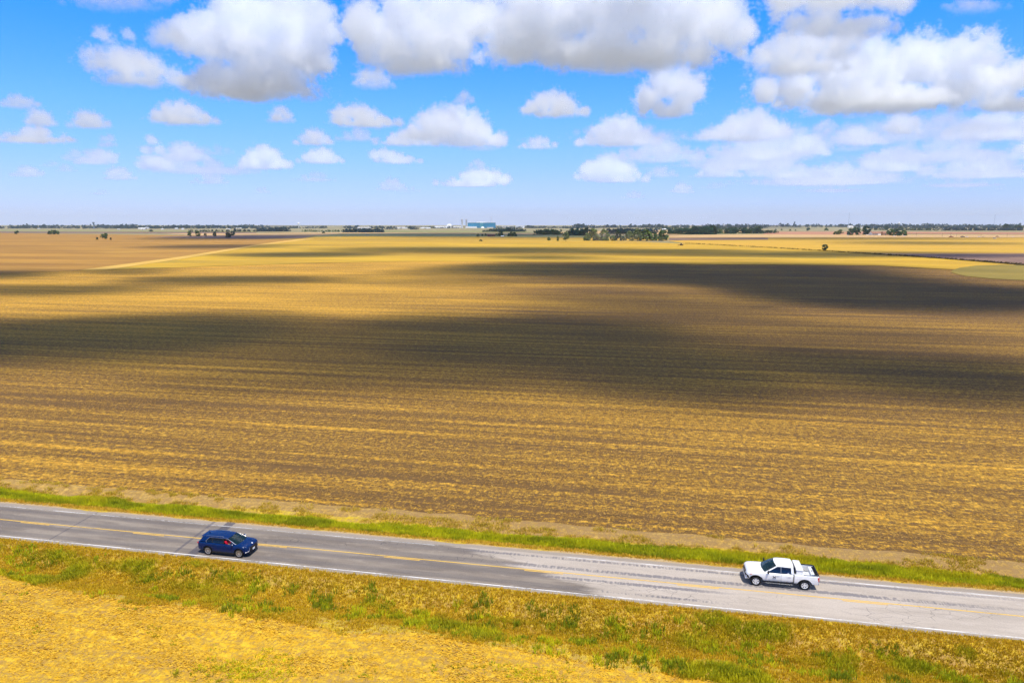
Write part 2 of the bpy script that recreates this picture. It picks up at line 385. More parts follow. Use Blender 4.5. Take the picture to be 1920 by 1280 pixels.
# ------------------------------------------------------------------ road
def road_mat():
    t = NT('worn_asphalt'); c = t.coord(); x, y, _ = t.sep(c)
    t.b.inputs['Roughness'].default_value = 0.8
    n1 = t.noise(c, (0.09, 0.6, 1), 5, 0.65); n2 = t.noise(c, (0.5, 2.5, 1), 5, 0.7); grit = t.noise(c, 9.0, 4, 0.7)
    dark = t.mix(t.step(n1, 0.38, 0.64), (0.165, 0.136, 0.112), (0.270, 0.226, 0.182))
    dark = t.mix(t.step(n2, 0.56, 0.74), dark, (0.33, 0.28, 0.23))
    streak = t.noise(c, (0.02, 3.2, 1), 4, 0.7)                 # long thin streaks of polish and dirt
    dark = t.mix(t.math('MULTIPLY', t.step(streak, 0.55, 0.75), 0.55), dark, (0.31, 0.265, 0.225)); dark = t.mix(t.math('MULTIPLY', t.step(streak, 0.47, 0.30), 0.5), dark, (0.115, 0.10, 0.095))
    # wheel tracks
    def track(v, wd):
        d = t.math('ABSOLUTE', t.math('SUBTRACT', y, v)); return t.math('SUBTRACT', 1.0, t.step(d, wd * 0.35, wd))
    tr = t.math('MAXIMUM', t.math('MAXIMUM', track(0.75, .5), track(2.25, .5)), t.math('MAXIMUM', track(-0.75, .5), track(-2.2, .5)))
    dark = t.mix(t.math('MULTIPLY', tr, 0.55), dark, (0.135, 0.118, 0.110))
    light = t.mix(t.step(n1, 0.35, 0.65), (0.36, 0.308, 0.255), (0.44, 0.380, 0.320))
    light = t.mix(t.step(n2, 0.6, 0.72), light, (0.48, 0.425, 0.38))
    # bleeding tar on the pale surfacing: broken, cross-hatched wheel streaks
    hatch = t.noise(c, (5.0, 1.3, 1), 2, 0.5); long = t.noise(c, (0.07, 0.9, 1), 3, 0.6)
    tk = t.math('MAXIMUM', t.math('MAXIMUM', track(0.85, .42), track(2.45, .34)), t.math('MAXIMUM', t.math('MULTIPLY', track(-0.75, .34), 0.95), t.math('MULTIPLY', track(-2.2, .3), 0.75)))
    fade = t.math('SUBTRACT', 1.0, t.step(x, 20, 34)); fnear = t.math('SUBTRACT', 1.0, t.math('MULTIPLY', t.step(x, 4, 9), t.math('LESS_THAN', y, 0.0)))
    st = t.step(t.math('ADD', t.math('ADD', t.math('MULTIPLY', tk, 0.62), t.math('MULTIPLY', t.math('SUBTRACT', long, 0.5), 1.2)), t.math('MULTIPLY', t.math('SUBTRACT', hatch, 0.5), 0.9)), 0.40, 0.66)
    st = t.math('MULTIPLY', t.math('MULTIPLY', st, t.math('GREATER_THAN', tk, 0.02)), t.math('MULTIPLY', fade, fnear))
    light = t.mix(t.math('MULTIPLY', st, 0.8), light, (0.15, 0.14, 0.15))
    # where the pale surfacing starts: earlier in the far lane
    ss = t.math('ADD', x, t.math('MULTIPLY', y, 2.1))
    ss = t.math('ADD', ss, t.math('MULTIPLY', t.math('SUBTRACT', t.noise(c, (0.10, 1.3, 1), 5, 0.65), 0.5), 12.0))
    cl = t.mix(t.step(ss, -9.2, -6.6), dark, light)
    crk = t.n('ShaderNodeTexVoronoi'); crk.feature = 'DISTANCE_TO_EDGE'; t.l(t.scale(t.mix(0.12, c, t.noise(c, 0.8, 3)), (0.16, 0.36, 1)), crk.inputs['Vector'])
    ck = t.math('MULTIPLY', t.math('SUBTRACT', 1.0, t.step(crk.outputs['Distance'], 0.006, 0.020)), t.step(t.noise(c, (0.07, 0.3, 1), 2), 0.55, 0.62))
    cl = t.mix(t.math('MULTIPLY', ck, 0.55), cl, (0.07, 0.065, 0.07))
    # gravelly shoulders
    sh = t.math('ADD', t.math('ABSOLUTE', t.math('ADD', y, 0.0)), t.math('MULTIPLY', t.math('SUBTRACT', n2, 0.5), 0.25))
    cl = t.mix(t.step(sh, 2.9, 3.05), cl, t.mix(n2, (0.25, 0.21, 0.17), (0.33, 0.28, 0.23)))
    cl = t.mix(t.step(t.math('ADD', sh, t.math('MULTIPLY', grit, 0.2)), 3.45, 3.75), cl, (0.42, 0.30, 0.15))
    # a sealed joint across the road behind the car, and two hairline seals
    for u0, wd, k in ((-37.6, 0.50, 0.8), (-39.3, 0.16, 0.6), (-52.0, 0.10, 0.5)):
        d = t.math('ABSOLUTE', t.math('ADD', t.math('SUBTRACT', x, u0), t.math('MULTIPLY', y, 0.06)))
        b = t.math('MULTIPLY', t.math('SUBTRACT', 1.0, t.step(d, wd * 0.8, wd)), t.step(t.noise(c, (0.6, 0.9, 1), 3), 0.30, 0.42))
        cl = t.mix(t.math('MULTIPLY', b, k), cl, (0.075, 0.07, 0.085))
    t.color(t.mix(0.22, cl, t.mix(t.step(grit, 0.3, 0.7), (0.32, 0.32, 0.32), (0.68, 0.68, 0.68)), 'OVERLAY'))
    t.bump(grit, 0.25, 0.02)
    return t.m
road = strip('road', US, e_near, e_far, 16, road_mat(), 0.012)

def paint_mat(name, a, b, wear_lo, wear_hi, patch):
    t = NT(name); c = t.coord(); x, y, _ = t.sep(c)
    t.color(t.mix(t.noise(c, (0.3, 2, 1), 4), a, b))
    n = t.math('ADD', t.math('MULTIPLY', t.noise(c, (3, 14, 1), 4, 0.7), 0.5), t.math('MULTIPLY', t.noise(c, (0.25, 1, 1), 3), 0.5))
    if patch:                                                  # scrubbed off beside the tar patch
        d = t.math('ABSOLUTE', t.math('SUBTRACT', x, patch[0])); n = t.math('SUBTRACT', n, t.math('MULTIPLY', t.math('SUBTRACT', 1.0, t.step(d, patch[1] * .6, patch[1])), 0.35))
    tr = t.n('ShaderNodeBsdfTransparent'); mx = t.n('ShaderNodeMixShader')
    t.l(t.step(n, wear_lo, wear_hi), mx.inputs[0]); t.l(tr.outputs[0], mx.inputs[1]); t.l(t.b.outputs[0], mx.inputs[2]); t.l(mx.outputs[0], t.out.inputs[0])
    return t.m
WHITE_P = paint_mat('white_line_paint', (0.62, 0.60, 0.57), (0.74, 0.72, 0.69), 0.36, 0.56, None)
WHITE_F = paint_mat('worn_white_line_paint', (0.58, 0.57, 0.56), (0.72, 0.70, 0.68), 0.38, 0.60, (-11.5, 6.5))
YEL_P = paint_mat('yellow_line_paint', (0.62, 0.36, 0.05), (0.72, 0.46, 0.09), 0.34, 0.46, None)
def line(v, wd, mat, u0=-130, u1=110, name='road_marking'):
    strip(name, np.arange(u0, u1 + .01, 0.8) if u1 - u0 > 8 else np.linspace(u0, u1, 8), v - wd / 2, v + wd / 2, 2, mat, 0.018)
line(2.80, 0.11, WHITE_F); line(-2.87, 0.12, WHITE_P); line(0.07, 0.11, YEL_P)
for k in range(-8, 9):
    line(-0.13, 0.11, YEL_P, 3.4 + 12.2 * k, 6.6 + 12.2 * k)

# ------------------------------------------------------------------ grass, weeds, straw
BLADE = leafy('grass_blade', 0.4)
STRAWM = leafy('straw', 0.25)
R = np.random.RandomState(11)

def vnoise(seed, fu, fv):
    """smooth 2-D value noise, 0..1"""
    G = np.random.RandomState(seed).rand(256, 256)
    def f(u, v):
        a = u * fu + 100.0; b = v * fv + 100.0; i = np.floor(a).astype(int); j = np.floor(b).astype(int)
        x = a - i; y = b - j; x = x * x * (3 - 2 * x); y = y * y * (3 - 2 * y)
        g = lambda p, q: G[p % 256, q % 256]
        return (g(i, j) * (1 - x) + g(i + 1, j) * x) * (1 - y) + (g(i, j + 1) * (1 - x) + g(i + 1, j + 1) * x) * y
    return f

def in_view(P, m=60):
    d = P - np.array((0, 0, H)); zc = d[:, 1] * CT - d[:, 2] * ST; yc = d[:, 1] * ST + d[:, 2] * CT
    x = 960 + F * d[:, 0] / zc; y = 640 - F * yc / zc
    return (x > -m * 4) & (x < 1920 + m * 4) & (y < 1280 + m * 2) & (zc > 1)

def blades(u, v, hgt, spread, nb, width, cols, rng, lean=0.45):
    """tufts at (u, v): nb blades each, as tapered triangles"""
    n = len(u)
    base = np.stack([u[:, None] * EU[0] + (v[:, None] + V0) * EV[0], u[:, None] * EU[1] + (v[:, None] + V0) * EV[1]], -1)[:, 0]
    z = zprof(u, v) - 0.02
    a = rng.uniform(0, 2 * math.pi, (n, nb)); rr = spread[:, None] * np.sqrt(rng.rand(n, nb))
    b = np.stack([base[:, 0, None] + np.cos(a) * rr, base[:, 1, None] + np.sin(a) * rr, np.repeat(z[:, None], nb, 1)], -1)
    h = hgt[:, None] * rng.uniform(0.55, 1.1, (n, nb)); ln = rng.uniform(0.1, lean, (n, nb)) * h
    a2 = a + rng.uniform(-0.8, 0.8, (n, nb))
    tip = b + np.stack([np.cos(a2) * ln, np.sin(a2) * ln, h], -1)
    a3 = rng.uniform(0, 2 * math.pi, (n, nb)); wd = width * rng.uniform(0.6, 1.3, (n, nb))
    s = np.stack([np.cos(a3) * wd, np.sin(a3) * wd, 0 * wd], -1)
    mid = (b + tip) * 0.5 + np.stack([0 * h, 0 * h, 0.12 * h], -1)
    V = np.stack([b - s * .5, b + s * .5, mid + s * .45, tip, mid - s * .45], 2).reshape(-1, 3)
    i = np.arange(n * nb) * 5
    Tm = np.stack([np.stack([i, i + 1, i + 2], 1), np.stack([i, i + 2, i + 4], 1), np.stack([i + 4, i + 2, i + 3], 1)], 1).reshape(-1, 3)
    c = cols[:, None, :] * rng.uniform(0.72, 1.25, (n, nb, 1)) * np.array([1, 1, 1]) + rng.uniform(-0.012, 0.03, (n, nb, 1)) * np.array([1, .6, 0])
    c = np.clip(np.repeat(c.reshape(-1, 3), 3, 0), 0.003, 1)
    return V, Tm, c

def grass(name, sets):
    Vs, Ts, Cs = [], [], []; o = 0
    for V, T, c in sets:
        Vs.append(V); Ts.append(T + o); Cs.append(c); o += len(V)
    return tag(np_mesh(name, np.concatenate(Vs), np.concatenate(Ts), BLADE, np.concatenate(Cs), tri=True), kind='stuff')

def lerp(a, b, t): return np.asarray(a)[None] * (1 - t[:, None]) + np.asarray(b)[None] * t[:, None]
def pick(n, u0, u1, v0, v1):
    u = R.uniform(u0, u1, n); v = R.uniform(v0, v1, n)
    k = in_view(np.stack([u * EU[0] + (v + V0) * EV[0], u * EU[1] + (v + V0) * EV[1], 0 * u], 1))
    return u[k], v[k]

G_LIME = (0.72, 0.70, 0.014); G_MID = (0.46, 0.50, 0.014); G_DEEP = (0.28, 0.33, 0.014); GOLD = (0.66, 0.45, 0.014); STR = (0.74, 0.50, 0.08); RUST = (0.52, 0.37, 0.014); OLV = (0.54, 0.45, 0.014)
# far side: a tall green belt with dry feet
n1, n2, n3 = vnoise(1, 0.22, 0.9), vnoise(2, 0.9, 1.4), vnoise(3, 0.06, 0.5)
sets = []
u, v = pick(26000, -85, 50, 4.15, 7.3)
d = n1(u, v) * 0.55 + n2(u, v) * 0.3 + 0.5 - np.abs(v - 5.5) / 1.55 + 0.25 * (n3(u, v) - .5)
k = d > 0.12; u, v, d = u[k], v[k], d[k]
cc = lerp(G_MID, G_LIME, np.clip(n2(u, v + 3) * 1.5 - .25, 0, 1)); dry = np.clip((n1(u + 50, v) - 0.5) * 2.4 + (v - 6.2) * 0.4, 0, 0.8); cc = cc * (1 - dry[:, None]) + np.array(OLV) * 1.25 * dry[:, None]
dk = np.clip((n1(u * 1.7 + 9, v) - .62) * 5, 0, .75); cc = cc * (1 - dk[:, None]) + np.array(G_DEEP) * dk[:, None]
cc = cc * .78 + np.array(OLV) * .22
sets.append(blades(u, v, 0.20 + 0.45 * np.clip(d, 0, 1), 0.16 + 0 * u, 7, 0.055, cc, R))
u, v = pick(9000, -85, 50, 3.75, 4.7); sets.append(blades(u, v, 0.13 + 0.1 * R.rand(len(u)), 0.15 + 0 * u, 5, 0.05, lerp(GOLD, STR, R.rand(len(u))), R, 0.9))
u, v = pick(12000, -85, 50, 6.4, 9.3); k = n2(u, v) + n1(u, v) * .7 > 0.98 - .35 * (v < 7.4); u, v = u[k], v[k]
sets.append(blades(u, v, 0.10 + 0.22 * R.rand(len(u)), 0.2 + 0 * u, 6, 0.05, lerp(OLV, STR, R.rand(len(u)) ** .7) * .9, R, 0.9))
grass('grass', sets)

# near side: golden dry grass with green clumps
m1, m2, m3 = vnoise(21, 0.16, 0.45), vnoise(22, 0.5, 0.8), vnoise(23, 1.4, 1.4)
sets = []
u, v = pick(60000, -66, 42, -11.6, -3.35)
inside = (v > e_nf(u) - .2); u, v = u[inside], v[inside]
# how green: strongest at the left end, in the lower half to the right; rusty in the middle of the slope
left = smooth(-22, -42, u); right = smooth(2, 12, u)
gr = 0.52 * m1(u, v) + 0.42 * m2(u, v) + 0.12 * left * smooth(-9.5, -7, v) + 0.06 * right * smooth(-9.5, -6, v) - 0.12 * smooth(-26, -14, u) * smooth(8, -4, u) * smooth(-8.5, -7, v) - 0.25 * smooth(-4.4, -3.6, v)
greenk = np.clip((gr - 0.53) * 6, 0, 1)
rust = np.clip((m1(u + 80, v) - .45) * 3, 0, .8) * smooth(-9.5, -7, v) * smooth(-4, -5.4, v)
bare = smooth(-8.3, -9.8, v) * (m2(u + 31, v) < 0.56) * (1 - greenk)
keep = R.rand(len(u)) > np.clip(bare * 0.85, 0, 1); u, v, greenk, rust = u[keep], v[keep], greenk[keep], rust[keep]
cc = lerp(GOLD, STR, np.clip(R.rand(len(u)) * 1.2 - .55, 0, 1)); cc = cc * (1 - rust[:, None]) + np.array(RUST) * rust[:, None]
gcol = lerp(G_MID, G_LIME, np.clip(m3(u, v) * 1.6 - .5, 0, 1)); gcol = gcol * (1 - 0.6 * (m2(u + 60, v) > .62)[:, None]) + np.array(G_DEEP) * (0.6 * (m2(u + 60, v) > .62))[:, None]
gcol = gcol * .55 + np.array(OLV) * .45
cc = cc * (1 - greenk[:, None]) + gcol * greenk[:, None]
hh = 0.14 + 0.10 * R.rand(len(u)) + greenk * (0.08 + 0.30 * m3(u + 7, v)); sets.append(blades(u, v, hh, 0.15 + 0.05 * greenk, 6, 0.05, cc, R, 0.6))
# bushier weeds, standing clear of the rest
u, v = pick(900, -66, 42, -11.3, -4.6); k = (v > e_nf(u)) & (m2(u + 5, v) > .52); u, v = u[k], v[k]
U2 = np.repeat(u, 9) + R.normal(0, .28, len(u) * 9); V2 = np.repeat(v, 9) + R.normal(0, .28, len(v) * 9); hb = np.repeat(R.uniform(.22, .6, len(u)), 9)
cb = np.repeat(lerp(G_DEEP, G_LIME, np.clip(R.rand(len(u)) * 1.2 - .25, 0, 1)), 9, 0)
sets.append(blades(U2, V2, hb, 0.12 + 0 * U2, 8, 0.05, cb, R, 0.5))
grass('grass', sets)

# weeds sprouting through the straw in the near field
u, v = pick(2600, -60, 20, -26, -9.5); k = (v < e_nf(u) - .1) & (m2(u, v) * .6 + m1(u + 11, v) * .5 > .60); u, v = u[k], v[k]
pk = R.rand(len(u)); u, v, pk = u[pk < .55], v[pk < .55], pk[pk < .55]
sets = [blades(u, v, R.uniform(.08, .22, len(u)), R.uniform(.10, .26, len(u)), 12, 0.06, lerp(G_MID, OLV, R.rand(len(u))) * .8, R, 1.2)]
for (cx, cy_) in ((480, 1235), (480, 1262), (1000, 1265), (440, 1258)):
    p = gp(cx, cy_)[:2]; c_u, c_v = p @ EU, p @ EV - V0
    a = R.normal(0, 1, (150, 2)) * np.array((1.5, 0.5)); sets.append(blades(c_u + a[:, 0], c_v + a[:, 1], R.uniform(.06, .2, 150), R.uniform(.06, .16, 150), 8, 0.05, lerp(G_LIME, OLV, R.rand(150)), R, 1.1))
grass('weeds', sets)

# loose straw and husks
def litter(name, u, v, ln, wd, cols, lift):
    n = len(u); P = np.stack([u * EU[0] + (v + V0) * EV[0], u * EU[1] + (v + V0) * EV[1], zprof(u, v) + lift * R.uniform(.2, 1, n)], 1)
    a = R.uniform(0, math.pi, n) * 0.55 - 0.8 + ANG; t = R.uniform(-.45, .45, n)
    d = np.stack([np.cos(a) * np.cos(t), np.sin(a) * np.cos(t), np.sin(t)], 1) * (ln * R.uniform(.5, 1.4, n))[:, None] * .5
    s = np.stack([-np.sin(a), np.cos(a), R.uniform(-.9, .9, n)], 1) * (wd * R.uniform(.6, 1.5, n))[:, None] * .5
    V = np.stack([P - d - s, P + d - s * .6, P + d * .9 + s, P - d * .8 + s * .7], 1).reshape(-1, 3)
    i = np.arange(n) * 4
    return tag(np_mesh(name, V, np.stack([i, i + 1, i + 2, i + 3], 1), STRAWM, cols), kind='stuff')
u, v = pick(110000, -62, 24, -27, -8); k = (v < e_nf(u) + .15) & (m1(u * 1.3, v * 1.5) * .5 + m2(u * 1.2 + 40, v * 1.4) * .5 + .12 * R.randn(len(u)) > .43); u, v = u[k], v[k]
litter('straw_litter', u, v, 0.18, 0.05, lerp((0.54, 0.29, 0.01), (0.80, 0.52, 0.05), R.rand(len(u))), 0.05)
q1, q2 = vnoise(31, 0.05, 0.5), vnoise(32, 0.4, 0.9)
u, v = pick(190000, -150, 90, 9.4, 60); v = 9.5 + (v - 9.4) ** 1.0; k = q1(u, v) * .75 + q2(u, v) * .4 + .1 * R.randn(len(u)) > .60; u, v = u[k], v[k]
litter('straw_litter', u, v, 0.16, 0.04, lerp((0.36, 0.19, 0.03), (0.64, 0.40, 0.11), R.rand(len(u)) ** 1.5), 0.09)
# ------------------------------------------------------------------ vehicles
def paint(name, c, metal=0.0, coat=1.0, spec=0.5):
    t = NT(name); tcn = t.n('ShaderNodeTexCoord')
    f = t.noise(tcn.outputs['Object'], 3.0, 5)
    t.color(t.mix(t.step(f, .3, .7), tuple(x * 0.9 for x in c), tuple(min(1, x * 1.06) for x in c)))
    t.b.inputs['Roughness'].default_value = 0.32; t.b.inputs['Metallic'].default_value = metal
    t.b.inputs['Specular IOR Level'].default_value = spec; t.b.inputs['Coat Weight'].default_value = coat; t.b.inputs['Coat Roughness'].default_value = 0.03
    return t.m
def glass(name, tint, clear, through=(0.55, 0.68, 0.68, 1)):
    t = NT(name); t.b.inputs['Roughness'].default_value = 0.02; t.b.inputs['Specular IOR Level'].default_value = 0.6
    tcn = t.n('ShaderNodeTexCoord'); t.color(t.mix(t.noise(tcn.outputs['Object'], 1.5, 2), tint, tuple(x * 1.6 for x in tint)))
    tr = t.n('ShaderNodeBsdfTransparent'); tr.inputs[0].default_value = through
    mx = t.n('ShaderNodeMixShader'); mx.inputs[0].default_value = 1 - clear
    t.l(tr.outputs[0], mx.inputs[1]); t.l(t.b.outputs[0], mx.inputs[2]); t.l(mx.outputs[0], t.out.inputs[0])
    return t.m
BLUE = paint('blue_metallic_paint', (0.0008, 0.019, 0.098), metal=0.0, coat=0.25, spec=0.2)
WHITE = paint('white_paint', (0.82, 0.82, 0.82))
RUBBER = plain('tyre_rubber', (0.018, 0.018, 0.019), 0.85, 0.2)
TRIMB = plain('black_plastic', (0.016, 0.016, 0.018), 0.55, 0.3)
DARKIN = plain('dark_interior', (0.012, 0.012, 0.014), 0.9, 0.1)
CHROME = plain('bright_metal', (0.72, 0.73, 0.75), 0.30, 0.5, 1.0)
ALLOY = plain('alloy_rim', (0.62, 0.62, 0.64), 0.32, 0.5, 0.85)
SILVER = plain('silver_rim', (0.80, 0.80, 0.80), 0.4, 0.5, 0.3)
GREYM = plain('grey_metal', (0.30, 0.31, 0.33), 0.4, 0.5, 0.6)
LAMPW = plain('headlight_lens', (0.80, 0.84, 0.88), 0.08, 0.6)
LAMPR = plain('tail_light_lens', (0.55, 0.012, 0.03), 0.12, 0.6)
AMBER = plain('amber_lens', (0.75, 0.25, 0.10), 0.15, 0.6)
PLATE = plain('number_plate', (0.82, 0.83, 0.84), 0.4, 0.4)
G_DARK = glass('tinted_glass', (0.004, 0.006, 0.009), 0.06)
G_SHIELD = glass('windscreen_glass', (0.006, 0.018, 0.022), 0.18)
G_CLEAR = glass('front_side_glass', (0.01, 0.014, 0.018), 0.88, (0.86, 0.90, 0.90, 1))
G_TRUCK = glass('dark_blue_glass', (0.004, 0.008, 0.022), 0.06)

def loft_body(name, sts, mats, parent, wells, well_r, tub=None, subdiv=1):
    """closed body lofted along x; wheel wells cut out; tub = (x0, x1): the top left open under the cabin"""
    rows = []
    for (x, zb, zt, w_, cr_, *bz) in sts:
        h = zt - zb
        half = [(0.0, zb), (0.86 * w_, zb), (0.955 * w_, zb + .10 * h), (0.985 * w_, zb + .30 * h), (1.0 * w_, zb + .58 * h), (0.985 * w_, zb + .80 * h), (0.945 * w_, zt - .035 * h), (0.86 * w_, zt + cr_ * .25), (0.5 * w_, zt + cr_ * .8)]
        ring = [(x, y, z) for y, z in half] + [(x, 0, zt + cr_)] + [(x, -y, z) for y, z in half[::-1][:-1]]
        rows.append(ring)
    b = MB(); b.grid(rows, 0, True); n = len(rows[0])
    for r, rev in ((rows[0], True), (rows[-1], False)):
        c = np.mean(np.array(r), 0); c[2] = (min(p[2] for p in r) + max(p[2] for p in r)) / 2
        b.add(list(r) + [tuple(c)], [((k + 1) % n, k, n) if not rev else (k, (k + 1) % n, n) for k in range(n)])
    o = b.build(name, mats, parent, True)
    bm = bmesh.new(); bm.from_mesh(o.data); bmesh.ops.remove_doubles(bm, verts=bm.verts, dist=1e-5); bmesh.ops.recalc_face_normals(bm, faces=bm.faces); bm.to_mesh(o.data); bm.free()
    s = o.modifiers.new('s', 'SUBSURF'); s.levels = subdiv; s.render_levels = subdiv
    bake(o)
    cutters = []
    for (x, y) in wells:
        c = MB(); yy = math.copysign(1, y)
        c.lathe([(1e-4, yy * 0.45), (well_r, yy * 0.45), (well_r, yy * 1.3), (1e-4, yy * 1.3)], 36, 0, 'y', (x, 0, 0.40))
        k = c.build('cut', mats[1]); bm = bmesh.new(); bm.from_mesh(k.data); bmesh.ops.remove_doubles(bm, verts=bm.verts, dist=1e-3); bmesh.ops.recalc_face_normals(bm, faces=bm.faces); bm.to_mesh(k.data); bm.free()
        cutters.append(k)
        m = o.modifiers.new('b', 'BOOLEAN'); m.operation = 'DIFFERENCE'; m.solver = 'EXACT'; m.object = k; m.material_mode = 'TRANSFER'
    pm = o.parent; o.parent = None; bpy.context.view_layer.update(); bake(o); o.parent = pm
    for k in cutters:
        me = k.data; bpy.data.objects.remove(k); bpy.data.meshes.remove(me)
    if tub:
        bm = bmesh.new(); bm.from_mesh(o.data)
        kill = [f for f in bm.faces if tub[0] < f.calc_center_median().x < tub[1] and f.normal.z > 0.75 and f.calc_center_median().z > tub[2] and abs(f.calc_center_median().y) < tub[3]]
        bmesh.ops.delete(bm, geom=kill, context='FACES'); bm.to_mesh(o.data); bm.free()
    o.data.polygons.foreach_set('use_smooth', np.ones(len(o.data.polygons), bool))
    return o

def wheel(parent, x, y, r, wd, rim_r, spokes, rim_mat, thick):
    """hub in the middle of the wheel; tyre and rim are its pieces"""
    s = 1 if y > 0 else -1
    h = MB(); h.lathe([(1e-4, s * .02), (rim_r * .98, s * .02), (rim_r * .98, -s * wd * .5), (1e-4, -s * wd * .5)], 28, 0, 'y')
    hub = h.build('wheel', DARKIN, parent, True); hub.location = (x, y, r)
    t = MB(); a = wd / 2
    t.lathe([(rim_r, -a * .9), (r * .93, -a), (r * .985, -a * .8), (r, -a * .45), (r, a * .45), (r * .985, a * .8), (r * .93, a), (rim_r * 1.02, a * .92), (rim_r * .97, a * .6), (rim_r * .97, -a * .6), (rim_r, -a * .9)], 40, 0, 'y')
    t.build('tyre', RUBBER, hub, True)
    m = MB(); o = s * (a * .80)
    m.lathe([(rim_r * 1.0, o), (rim_r * .98, o + s * .012), (rim_r * .86, o + s * .006), (rim_r * .84, o - s * .04), (rim_r * 1.0, o - s * .05), (rim_r * 1.0, o)], 40, 0, 'y')
    m.lathe([(1e-4, o + s * .015), (rim_r * .2, o + s * .012), (rim_r * .26, o - s * .03), (1e-4, o - s * .04)], 20, 0, 'y')
    for k in range(spokes):
        an = 2 * math.pi * (k + .5) / spokes; ca, sa = math.cos(an), math.sin(an); w1, w2 = thick, thick * 1.25
        def P(rad, side, dy): return (ca * rad - sa * side, o + dy, sa * rad + ca * side)
        r0, r1 = rim_r * .16, rim_r * .9
        vs = [P(r0, -w1, s * .004), P(r0, w1, s * .004), P(r1, w2, s * .004), P(r1, -w2, s * .004), P(r0, -w1, -s * .04), P(r0, w1, -s * .04), P(r1, w2, -s * .04), P(r1, -w2, -s * .04)]
        m.add(vs, [(0, 1, 2, 3), (4, 7, 6, 5), (0, 4, 5, 1), (1, 5, 6, 2), (2, 6, 7, 3), (3, 7, 4, 0)])
    m.build('rim', rim_mat, hub)
    return hub

def cabin(parent, belt, wtop, roof, panes, crown, bow_f, bow_r, mats_pane, mpaint, shield, rear_glass, black=()):
    """greenhouse: belt / window-top / roof-edge polylines along the side; panes[i] names the bay between i and i+1"""
    n = len(belt)
    mir = lambda p: (p[0], -p[1], p[2])
    def quad(b, a, c, d, e, mi=0, s=1):
        b.add([a, c, d, e], [(0, 1, 2, 3) if s > 0 else (3, 2, 1, 0)], mi)
    for s in (1, -1):
        T = (lambda p: p) if s > 0 else mir
        pil = MB()
        for i in range(n - 1):
            quad(pil, T(wtop[i]), T(wtop[i + 1]), T(roof[i + 1]), T(roof[i]), 0, s)
            if panes[i] is None: quad(pil, T(belt[i]), T(belt[i + 1]), T(wtop[i + 1]), T(wtop[i]), 1 if i in black else 0, s)
            else:
                g = MB(); q = [np.array(T(p)) for p in (belt[i], belt[i + 1], wtop[i + 1], wtop[i])]
                g.grid([[q[0] * (1 - t) + q[3] * t + np.array((0, s * .025 * math.sin(math.pi * t), 0)) - np.array((0, s * .012, 0)) for t in (0, .33, .66, 1)],
                        [q[1] * (1 - t) + q[2] * t + np.array((0, s * .025 * math.sin(math.pi * t), 0)) - np.array((0, s * .012, 0)) for t in (0, .33, .66, 1)]])
                gm = mats_pane[panes[i]]; gm = gm[0 if s > 0 else 1] if isinstance(gm, tuple) else gm
                g.build('side_window', gm, parent, True)
        pil.build('pillars', [mpaint, TRIMB], parent, True)
    def span(a, bow, dz, k=9):                       # across the car from +y to -y
        return [(a[0] + bow * (1 - t * t), a[1] * t, a[2] + dz * (1 - abs(t) ** 2.4)) for t in np.linspace(1, -1, k)]
    rf = MB(); rf.grid([span(roof[0], bow_f, crown * .7)] + [span(((roof[i][0]), roof[i][1], roof[i][2]), bow_f * max(0, 1 - 2.0 * i / n) - bow_r * max(0, 2.0 * i / n - 1) * (1 if i == n - 1 else .3), crown) for i in range(1, n - 1)] + [span(roof[-1], -bow_r, crown * .75)])
    rf.build('roof', mpaint, parent, True)
    ws = MB(); lo_, hi_ = span(belt[0], bow_f * 2.0, 0.01), span(roof[0], bow_f, crown * .7)
    ws.grid([[tuple(np.array(a) * (1 - t) + np.array(b) * t + np.array((.03, 0, .02)) * math.sin(math.pi * t)) for a, b in zip(lo_, hi_)] for t in (0, .3, .6, .97)])
    ws.build('windscreen', shield, parent, True)
    rw = MB(); lo_, hi_ = span(belt[-1], -bow_r * 1.6, 0), span(roof[-1], -bow_r, crown * .75)
    rw.grid([[tuple(np.array(a) * (1 - t) + np.array(b) * t) for a, b in zip(lo_, hi_)] for t in (0, .45, .9)])
    rw.build('rear_window', rear_glass, parent, True)

def ubox(b, c, s, mi=0, taper=0): b.box((c[0] - s[0] / 2, c[1] - s[1] / 2, c[2] - s[2] / 2), (c[0] + s[0] / 2, c[1] + s[1] / 2, c[2] + s[2] / 2), mi, taper)

# --- blue three-row SUV -----------------------------------------------------------------
p0 = uv(-34.55, -1.66)
suv = thing('blue_car', 'dark blue sport utility car driving on the near lane of the road', 'car', p0, ANG); suv.scale = (.955,) * 3
loft_body('body', [(-2.60, .60, 1.04, .76, .01), (-2.56, .44, 1.15, .90, .02), (-2.38, .33, 1.20, .97, .01), (-1.9, .28, 1.19, .995, 0), (-1.0, .25, 1.17, 1.0, 0), (0.2, .25, 1.15, 1.0, 0), (1.0, .25, 1.14, .995, .01), (1.35, .26, 1.13, .99, .05), (1.8, .28, 1.11, .985, .06), (2.1, .30, 1.06, .96, .06), (2.29, .33, 1.00, .89, .05), (2.38, .42, .90, .80, .04)],
          [BLUE, TRIMB], suv, [(1.535, 1), (1.535, -1), (-1.535, 1), (-1.535, -1)], 0.47, (-2.3, 1.12, 1.04, 0.86))
for x in (1.535, -1.535):
    for y in (.865, -.865): wheel(suv, x, y, .385, .25, .285, 10, ALLOY, .018)
